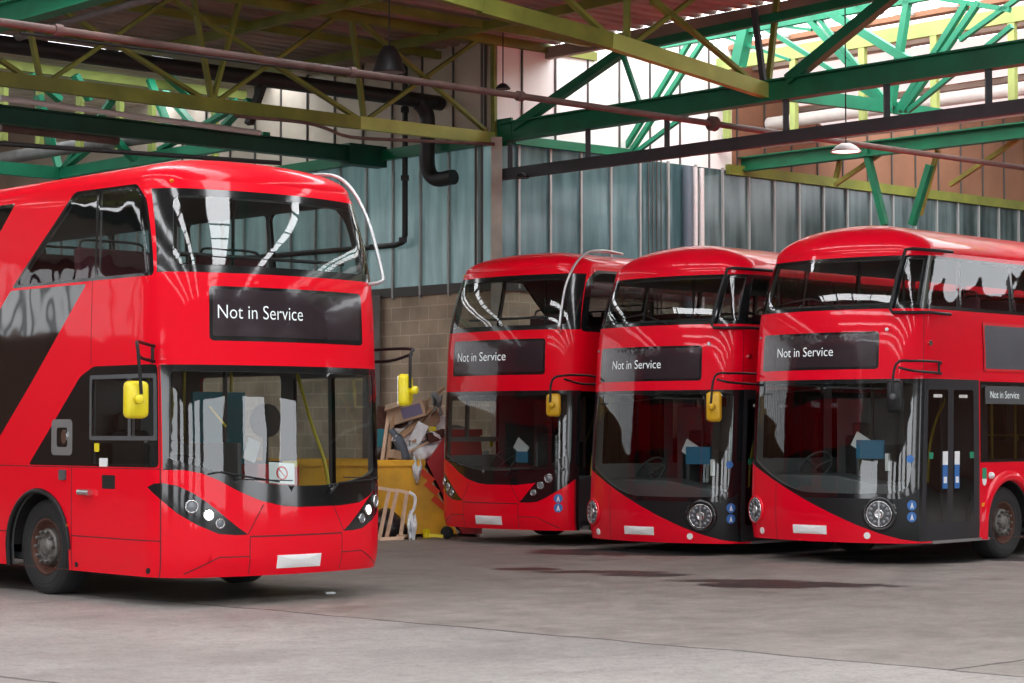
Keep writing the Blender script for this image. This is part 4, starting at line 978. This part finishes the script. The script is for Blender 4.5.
# ---- pipes
P_ = onb(0, 22, -5.94); Q_ = onb(1024, 168, -5.94); d = (Q_-P_).normalized()
t = thing('pipe', 'long reddish brown pipe crossing the whole hall under the girders', 'pipe'); t.location = P_
local(t, MB().tube([P_-d*4, P_, (P_+Q_)/2, Q_+d*3], .05, 12), 'pipe_run', 'pipe_brown')
for px in (58, 352, 520, 713): 
    y = 22+(168-22)*px/1024; c = onb(px, y, -5.94); r_ = .12 if px == 713 else .075
    local(t, MB().tube([c-d*.05, c+d*.05], r_, 16), 'pipe_flange', 'pipe_brown')
T(MB().tube(crv([ab(-26, 1.42, 7.75), ab(-14, 1.42, 7.78), ab(-1.2, 1.42, 7.8), ab(-.75, 1.42, 7.78), ab(-.5, 1.42, 7.6), ab(-.45, 1.42, 7.3), ab(-.45, 1.42, 6.6), ab(-.40, 1.25, 6.35), ab(-.35, .8, 6.35)], 5), .14, 16).build('air_duct', 'pipe_black'), 'thick black duct that bends down beside the left glazed wall', 'duct')
pa = [ona(405, 60, -.15), ona(405, 150, -.15), ona(405, 235, -.15), ona(403, 242, -.15), ona(396, 245, -.15), ona(375, 247, -.15), ona(200, 262, -.15)]
t = thing('drain_pipe', 'thin black drain pipe with an elbow on the left glazed wall', 'pipe'); t.location = pa[0]
local(t, MB().tube(pa, .055, 12), 'pipe_run', 'pipe_black')
for px, py in ((405, 110), (405, 178), (403, 240), (374, 247)):
    c = ona(px, py, -.15); local(t, MB().box(c, (.15, .15, .09)), 'pipe_collar', 'pipe_black')
for i, (a_, z_, r_) in enumerate(((7.2, 7.95, .13), (7.6, 7.62, .10), (7.0, 7.5, .07))):
    T(MB().tube([ab(a_, -30, z_), ab(a_, -.3, z_)], r_, 14).build('pipe', 'pipe_white'), ['thick white pipe, highest under the striped rooflights', 'white pipe, middle one under the striped rooflights', 'thin white pipe, lowest under the striped rooflights'][i], 'pipe', 'white pipes at the right')
T(MB().tube([onb(0, 98, 2.2), onb(260, 133, 2.2)], .05, 10).build('pipe', 'pipe_white'), 'thin pale pipe just above the very dark green beam', 'pipe')
T(MB().tube([onb(0, 127, 3.6), onb(118, 141, 3.6)], .08, 10).build('pipe', 'pipe_brown'), 'short brown pipe just below the very dark green beam', 'pipe')
T(MB().tube([onb(-10, 143, -2), onb(280, 163, -2)], .035, 10).build('pipe', 'pipe_black'), 'thin black pipe right above the nearest bus roof', 'pipe')
T(MB().tube(crv([ona(-5, 160, -3.2), ona(60, 149, -3.2), ona(110, 142, -3.2), ona(160, 135, -3.2)], 4), .14, 12).build('air_duct', 'pipe_grey'), 'grey duct rising above the nearest bus roof', 'duct')
T(MB().tube([ona(-5, 46, -9), ona(60, 24, -9), ona(175, -8, -9)], .055, 10).build('pipe', 'pipe_grey'), 'grey pipe slanting up through the top left corner', 'pipe')
T(MB().tube(crv([onb(235, 116, -.25), onb(300, 122, -.25), onb(325, 128, -.25), onb(350, 137, -.25), onb(400, 140, -.25), onb(494, 144, -.25)], 4), .03, 8).build('conduit', 'pipe_brown'), 'thin brown conduit sagging under the olive girder', 'conduit')
T(MB().tube([onb(20, 33, -4), onb(480, 92, -4)], .02, 8).build('cable', 'pipe_black'), 'thin black cable above the long reddish brown pipe', 'cable')
T(MB().bar(onb(262, 86, .8), onb(249, 124, .8), .16, .10).build('roof_strut', 'pipe_black'), 'short black strut under the thick black duct', 'strut')
# service pipes on the right wall
for i, (t_, w_, m_, lab) in enumerate(((4.93, .14, 'blue_grey', 'dark blue grey post on the right glazed wall'), (5.15, .07, 'pipe_white', 'left one of two thin white wall pipes'), (5.34, .07, 'pipe_white', 'right one of two thin white wall pipes'))):
    T(MB().tube([ab(t_, -.14, 0), ab(t_, -.14, 6.9)], w_/1.3, 10).build('wall_pipe', m_), lab, 'pipe')
b = MB()
for i in range(4): b.tube([ab(3.88+.12*i, -.08, 3), ab(3.88+.12*i, -.08, 7)], .016, 6)
T(b.build('cable_run', 'mullion_dark'), 'four thin dark cables running down the right glazed wall', 'cable')
T(MB().bar(ab(-.12, 3.35, 0), ab(-.12, 3.35, 4.3), .16, .16, (1, 0, 0)).bar(ab(-.12, 3.65, 0), ab(-.12, 3.65, 4.3), .12, .12, (1, 0, 0)).build('wall_post', 'pipe_grey'), 'grey post against the block wall beside the nearest bus', 'post')
# ---- lamps
def lamp(p, r, label, m='lamp_white', top=8.8, shade='pipe_white', hh=.12):
    t = thing('ceiling_lamp', label, 'lamp'); t.location = p
    Ry = Matrix.Rotation(-PI/2, 4, 'Y'); M4 = Matrix.Translation(p) @ Ry
    local(t, MB().lathe([(hh, 0), (hh, r*.35), (hh*.6, r*.7), (0, r), (-.02, r), (0, r*.95)], 28, M4), 'shade', shade)
    local(t, MB().lathe([(-.005, 0), (-.005, r*.9)], 28, M4), 'bulb_disc', m)
    local(t, MB().tube([p+Vector((0, 0, hh)), Vector((p.x, p.y, top))], .012, 6), 'cord', 'pipe_black')
lamp(ona(846, 151, 1.0), .24, 'lit round hanging lamp under the dark grey rail at the right')
lamp(onb(389, 72, -3), .26, 'unlit dark bell shaped hanging lamp under the brown roof', 'pipe_grey', shade='pipe_black', hh=.4)
lamp(onb(503, 88, -.9), .13, 'small unlit black lamp beside the top of the pale column', 'pipe_grey', shade='pipe_black', hh=.08)
lamp(onb(522, 177, -.9), .13, 'small unlit black lamp under the left end of the grey rail', 'pipe_grey', top=6.3, shade='pipe_black', hh=.08)
lamp(ab(-9, -22, 6.2), .3, 'lit round hanging lamp in front of the parked buses', top=8.8)
# ------------------------------------------------------------------ skips and rubbish
KT = math.radians(5); KX = Vector((math.cos(KT), math.sin(KT), 0)); KY = Vector((-math.sin(KT), math.cos(KT), 0)); K0 = Vector((-.82, 33.85, 0))
def onk(px, py, off=0):        # sight line meets the plane of the skip fronts, moved back by off
    r = ray(px, py); o = Vector((0, 0, H)); t = ((K0-o).dot(KY)+off)/r.dot(KY); return o+r*t
def skip(name, label, prof, depth, m, y0=0):
    t = thing(name, label, 'skip'); t.location = K0+KX*prof[1][0]+KY*y0
    b = MB(); outer = [K0+KX*x+KY*y0+Vector((0, 0, z)) for x, z in prof]; n = len(outer); back = [p+KY*depth for p in outer]
    b.add(outer+back, [tuple(range(n)), tuple(range(2*n-1, n-1, -1))]+[(i, i+1, i+1+n, i+n) for i in range(n-1)])
    local(t, b, 'skip_body', m)
    b = MB(); tp = [outer[0], outer[-1], back[-1], back[0]]
    for i in range(4): b.bar(tp[i], tp[(i+1) % 4], .09, .10)
    local(t, b, 'skip_rim', m); return t
t = skip('rubbish_skip', 'large yellow skip full of rubbish behind the gap between two buses', [(-4.2, 1.19), (-3.6, .05), (-.05, .05), (-.62, 1.19)], 1.7, 'skip_yellow')
for px, py in ((429, 477), (434, 489), (441, 504)):
    c = onk(px, py, -.012); local(t, MB().bar(c-KX*.13+Vector((0, 0, .10)), c+KX*.07+Vector((0, 0, -.07)), .10, .012, KY), 'spray_mark', 'spray_red')
t = skip('rubbish_skip', 'red skip partly hidden behind and beneath the bus with the open door', [(-.20, 1.68), (-.55, 1.20), (.02, .05), (.34, .05), (.36, 1.20), (.30, 1.68)], 1.5, 'skip_red')
def item(name, mb, m, label, cat, group=None, bevel=0): o = mb.build(name, m, None, bevel); T(o, label, cat, group); return o
hb = .55                     # depth plane inside the yellow skip
def cloth(c, w, h, seed, m, name, label, cat, thick=.02, droop=.3):
    rnd = random.Random(seed); nx, nz = 9, 9; vs = []; ph = [rnd.uniform(0, 6) for _ in range(4)]
    for i in range(nx):
        for j in range(nz):
            u = i/(nx-1)-.5; v = j/(nz-1)-.5
            off = .07*math.sin(u*9+ph[0]+v*3)+.06*math.sin(v*8+ph[1])+.03*math.sin(u*17+ph[2])
            vs.append(c+KX*(u*w*(1+.25*math.sin(v*5+ph[3])))+Vector((0, 0, v*h+.05*math.sin(u*7+ph[0])))+KY*(off+droop*v*.5))
    b = MB().add(vs, [(i*nz+j, i*nz+j+1, (i+1)*nz+j+1, (i+1)*nz+j) for i in range(nx-1) for j in range(nz-1)], True)
    o = b.build(name, m); s = o.modifiers.new('s', 'SOLIDIFY'); s.thickness = thick; T(o, label, cat); return o
def blob(c, r, seed, sq=(1, 1, 1), m='bag_black'):
    bm = bmesh.new(); bmesh.ops.create_icosphere(bm, subdivisions=3, radius=1); rnd = random.Random(seed); K = [(Vector((rnd.uniform(-1, 1), rnd.uniform(-1, 1), rnd.uniform(-1, 1)))*5, rnd.uniform(0, 6)) for _ in range(6)]
    for v in bm.verts:
        f = 1+sum(.045*math.sin(k.dot(v.co)+p) for k, p in K); v.co = Vector((v.co.x*sq[0], v.co.y*sq[1], v.co.z*sq[2]))*f*r+Vector(c)
    b = MB(); bm.verts.index_update(); b.add([v.co.copy() for v in bm.verts], [tuple(q.index for q in f.verts) for f in bm.faces], True); bm.free(); return b
def bx(px, py, plane, w, d, h, rot, m, name, label, cat, tilt=0):
    c = onk(px, py, plane); R = Matrix.Rotation(KT+rot, 3, 'Z') @ Matrix.Rotation(tilt, 3, 'Y')
    return item(name, MB().box(c, (w, d, h), R), m, label, cat, None, .01)
c = onk(409, 413, hb); e = thing('cardboard_box', 'printed cardboard box on top of the rubbish heap', 'box'); e.location = c
R = Matrix.Rotation(KT-.3, 3, 'Z') @ Matrix.Rotation(-.28, 3, 'Y')
local(e, MB().box(c, (.62, .40, .26), R), 'carton', 'card'); local(e, MB().box(c+R @ Vector((.10, -.203, .0)), (.34, .006, .18), R), 'printed_panel', 'card_print'); local(e, MB().box(c+R @ Vector((-.15, -.25, .17)), (.3, .2, .012), R @ Matrix.Rotation(.5, 3, 'X')), 'box_flap', 'card')
# base of the heap
item('black_rubbish_bag', blob(onk(398, 455, hb+.5), .42, 3, (1.1, 1, .75)), 'bag_black', 'black rubbish bag at the left of the yellow skip', 'rubbish bag')
item('black_rubbish_bag', blob(onk(424, 446, hb+.7), .46, 5, (1.2, 1, .8)), 'bag_black', 'black rubbish bag in the middle of the yellow skip', 'rubbish bag')
item('black_rubbish_bag', blob(onk(446, 444, hb+.6), .42, 8, (1.1, 1, .8)), 'bag_black', 'black rubbish bag at the right of the yellow skip', 'rubbish bag')
bx(424, 436, hb+.25, .55, .4, .30, .4, 'card', 'cardboard_box', 'plain brown carton half buried in the rubbish heap', 'box', .3)
bx(391, 424, hb+.3, .5, .5, .55, .0, 'rust', 'chipboard_sheet', 'dark brown board at the left of the rubbish heap', 'board', .1)
bx(441, 423, hb+.1, .17, .05, .25, .0, 'paper', 'foam_board', 'small white board at the right of the rubbish heap', 'panel', .02)
bx(432, 429, hb-.1, .14, .05, .08, .2, 'mirror_yellow', 'yellow_tub', 'small yellow tub in the rubbish heap', 'tub', .0)
bx(430, 418, hb+.1, .42, .28, .20, .9, 'card', 'cardboard_box', 'small brown carton near the top of the rubbish heap', 'box', -.4)
bx(384, 438, hb+.1, .22, .2, .30, .0, 'teal', 'teal_crate', 'teal crate at the left end of the rubbish heap', 'crate', .0)
def plank(x0, y0, x1, y1, off, w, h, m, label, name='wooden_plank', cat='plank'):
    return item(name, MB().bar(onk(x0, y0, hb+off), onk(x1, y1, hb+off+.2), w, h), m, label, cat)
plank(386, 472, 394, 408, -.28, .07, .03, 'wood', 'plank leaning steeply at the left of the skip')
plank(381, 470, 389, 412, -.20, .06, .03, 'wood_pale', 'thin pale batten leaning beside the steep plank')
plank(404, 420, 444, 388, .05, .06, .05, 'wood', 'long plank rising to the upper right of the heap')
plank(400, 435, 432, 409, -.1, .10, .05, 'wood', 'brown plank across the middle of the heap')
plank(398, 428, 425, 413, -.02, .12, .03, 'rust', 'dark board across the top of the heap')
plank(412, 409, 432, 414, -.1, .05, .04, 'wood_pale', 'short pale batten near the printed box')
item('bent_pipe', MB().tube(crv([onk(400, 440, hb-.15), onk(417, 425, hb-.15), onk(430, 411, hb-.1), onk(436, 408, hb-.1), onk(439, 413, hb-.1)], 5), .025, 8), 'wood', 'bent brown pipe in the rubbish heap', 'pipe')
item('grey_tube', MB().tube(crv([onk(391, 430, hb-.2), onk(397, 438, hb-.25), onk(403, 450, hb-.28), onk(406, 461, hb-.28)], 5), [.05]*5+[.09]*5+[.08]*5+[.05], 12), 'blue_grey', 'blue grey tube lying over the edge of the skip', 'tube')
cloth(onk(408, 447, hb-.1), .30, .45, 2, 'polythene', 'plastic_sheet', 'crumpled white sheet in the middle of the skip', 'plastic sheet')
cloth(onk(430, 447, hb-.15), .55, .42, 4, 'polythene', 'plastic_sheet', 'large white plastic sheet heaped against the red skip', 'plastic sheet')
cloth(onk(417, 470, -.08), .12, .36, 6, 'polythene', 'plastic_strip', 'clear plastic strip hanging over the yellow rim', 'plastic strip', .01, .1)
cloth(onk(418, 428, hb), .28, .34, 7, 'pipe_white', 'paper_bundle', 'pale torn paper near the top of the heap', 'paper')
cloth(onk(437, 404, hb), .16, .30, 9, 'pipe_grey', 'grey_rag', 'grey rag sticking up at the right of the heap', 'rag')
item('mixed_rubbish', MB().box(onk(403, 424, hb+.1), (.16, .1, .12)).box(onk(399, 430, hb), (.2, .1, .06)).box(onk(411, 436, hb-.05), (.12, .1, .16), Matrix.Rotation(.5, 3, 'Y')).box(onk(404, 441, hb-.1), (.12, .08, .05), Matrix.Rotation(-.6, 3, 'Y')).box(onk(424, 456, hb-.25), (.10, .1, .10), Matrix.Rotation(.4, 3, 'X')).box(onk(392, 453, hb-.25), (.12, .1, .07)).box(onk(440, 441, hb-.1), (.2, .1, .07)), 'pipe_white', 'small pale scraps scattered through the heap', 'rubbish')['kind'] = 'stuff'
bx(400, 441, hb-.22, .26, .12, .10, .5, 'pipe_white', 'white_carton', 'crushed white carton beside the blue grey tube', 'box', .4)
bx(419, 433, hb-.2, .20, .04, .34, -.3, 'polythene', 'white_board', 'tilted white board in the middle of the heap', 'board', .5)
bx(436, 436, hb-.12, .30, .14, .16, .2, 'rust', 'brown_carton', 'dark brown carton beside the red skip', 'box', -.3)
bx(396, 455, hb-.3, .22, .16, .14, .6, 'card', 'cardboard_box', 'small carton at the left rim of the yellow skip', 'box', .2)
plank(408, 452, 440, 436, -.25, .05, .03, 'wood_pale', 'thin batten low across the white plastic')
plank(414, 442, 421, 415, -.2, .07, .03, 'wood', 'upright splintered plank in the middle of the heap')
# trolley frame of pale bars
fb = -.75; g = lambda px, py, o=0: onk(px, py, fb+o)
t = thing('trolley', 'pale pink tubular trolley frame standing in front of the yellow skip', 'trolley'); t.location = g(400, 538)
local(t, MB().bar(g(372, 487), g(398, 491), .05, .05).bar(g(396, 490), g(409, 493), .05, .05), 'top_rail', 'wood_pale')
for x0, x1 in ((389, 379), (397, 386), (407, 400)): local(t, MB().bar(g(x0, 491), g(x1, 540), .045, .045), 'upright', 'wood_pale')
local(t, MB().bar(g(380, 539, -.2), g(404, 538, -.2), .05, .05).bar(g(398, 536, -.1), g(412, 536, .3), .05, .05), 'base_rail', 'wood_pale')
for px in (383, 390, 399): local(t, MB().box(g(px, 540, -.1), (.10, .08, .06)), 'foot', 'wood_pale')
item('black_rubbish_bag', blob(g(386, 526, .35), .30, 13, (1, 1, .85)), 'bag_black', 'black rubbish bag on the floor behind the trolley', 'rubbish bag')
item('black_rubbish_bag', blob(g(397, 532, .45), .22, 15, (1, 1, .8)), 'bag_black', 'small black rubbish bag on the floor by the skip', 'rubbish bag')
cloth(g(412, 527), .12, .42, 12, 'polythene', 'plastic_strip', 'torn clear plastic hanging from the trolley to the floor', 'plastic strip', .01, .1)
item('plastic_tie', MB().tube(crv([g(409, 492), g(415, 497), g(414, 508), g(410, 516), g(413, 524)], 5), .025, 8), 'polythene', 'twisted plastic hanging from the trolley top rail', 'plastic strip')
c = g(433, 536, .1); e = thing('skip_wheel_dolly', 'small yellow wheeled dolly on the floor before the yellow skip', 'dolly'); e.location = c
local(e, MB().bar(g(425, 535, .1), g(443, 536, .1), .10, .05).bar(g(426, 529, .1), g(427, 538, .1), .12, .05), 'dolly_frame', 'mirror_yellow')
local(e, MB().lathe([(-.04, 0), (-.04, .10), (.04, .10), (.04, 0)], 24, Matrix.Translation(Vector((g(447, 534, .1).x, g(447, 534, .1).y, .105))) @ Matrix.Rotation(KT+PI/2, 4, 'Z')), 'dolly_wheel', 'rubber')
item('litter', MB().box((gp(330, 594)[0], gp(330, 594)[1], .012), (.10, .07, .02), Matrix.Rotation(.4, 3, 'Z')), 'polythene', 'scrap of white litter on the floor by the nearest bus', 'litter')

# ------------------------------------------------------------------ light
w = bpy.data.worlds.new('sky'); sc.world = w; w.use_nodes = True; bg = w.node_tree.nodes['Background']
nt = w.node_tree; tc = nt.nodes.new('ShaderNodeTexCoord'); n = nt.nodes.new('ShaderNodeTexNoise'); n.inputs['Scale'].default_value = 3; nt.links.new(tc.outputs['Generated'], n.inputs['Vector'])
r = nt.nodes.new('ShaderNodeMapRange'); r.inputs[3].default_value = .85; r.inputs[4].default_value = 1.15; nt.links.new(n.outputs['Fac'], r.inputs[0])
c = nt.nodes.new('ShaderNodeVectorMath'); c.operation = 'SCALE'; c.inputs[0].default_value = (.93, .96, 1.0); nt.links.new(r.outputs[0], c.inputs['Scale']); nt.links.new(c.outputs[0], bg.inputs[0])
bg.inputs[1].default_value = 2.6
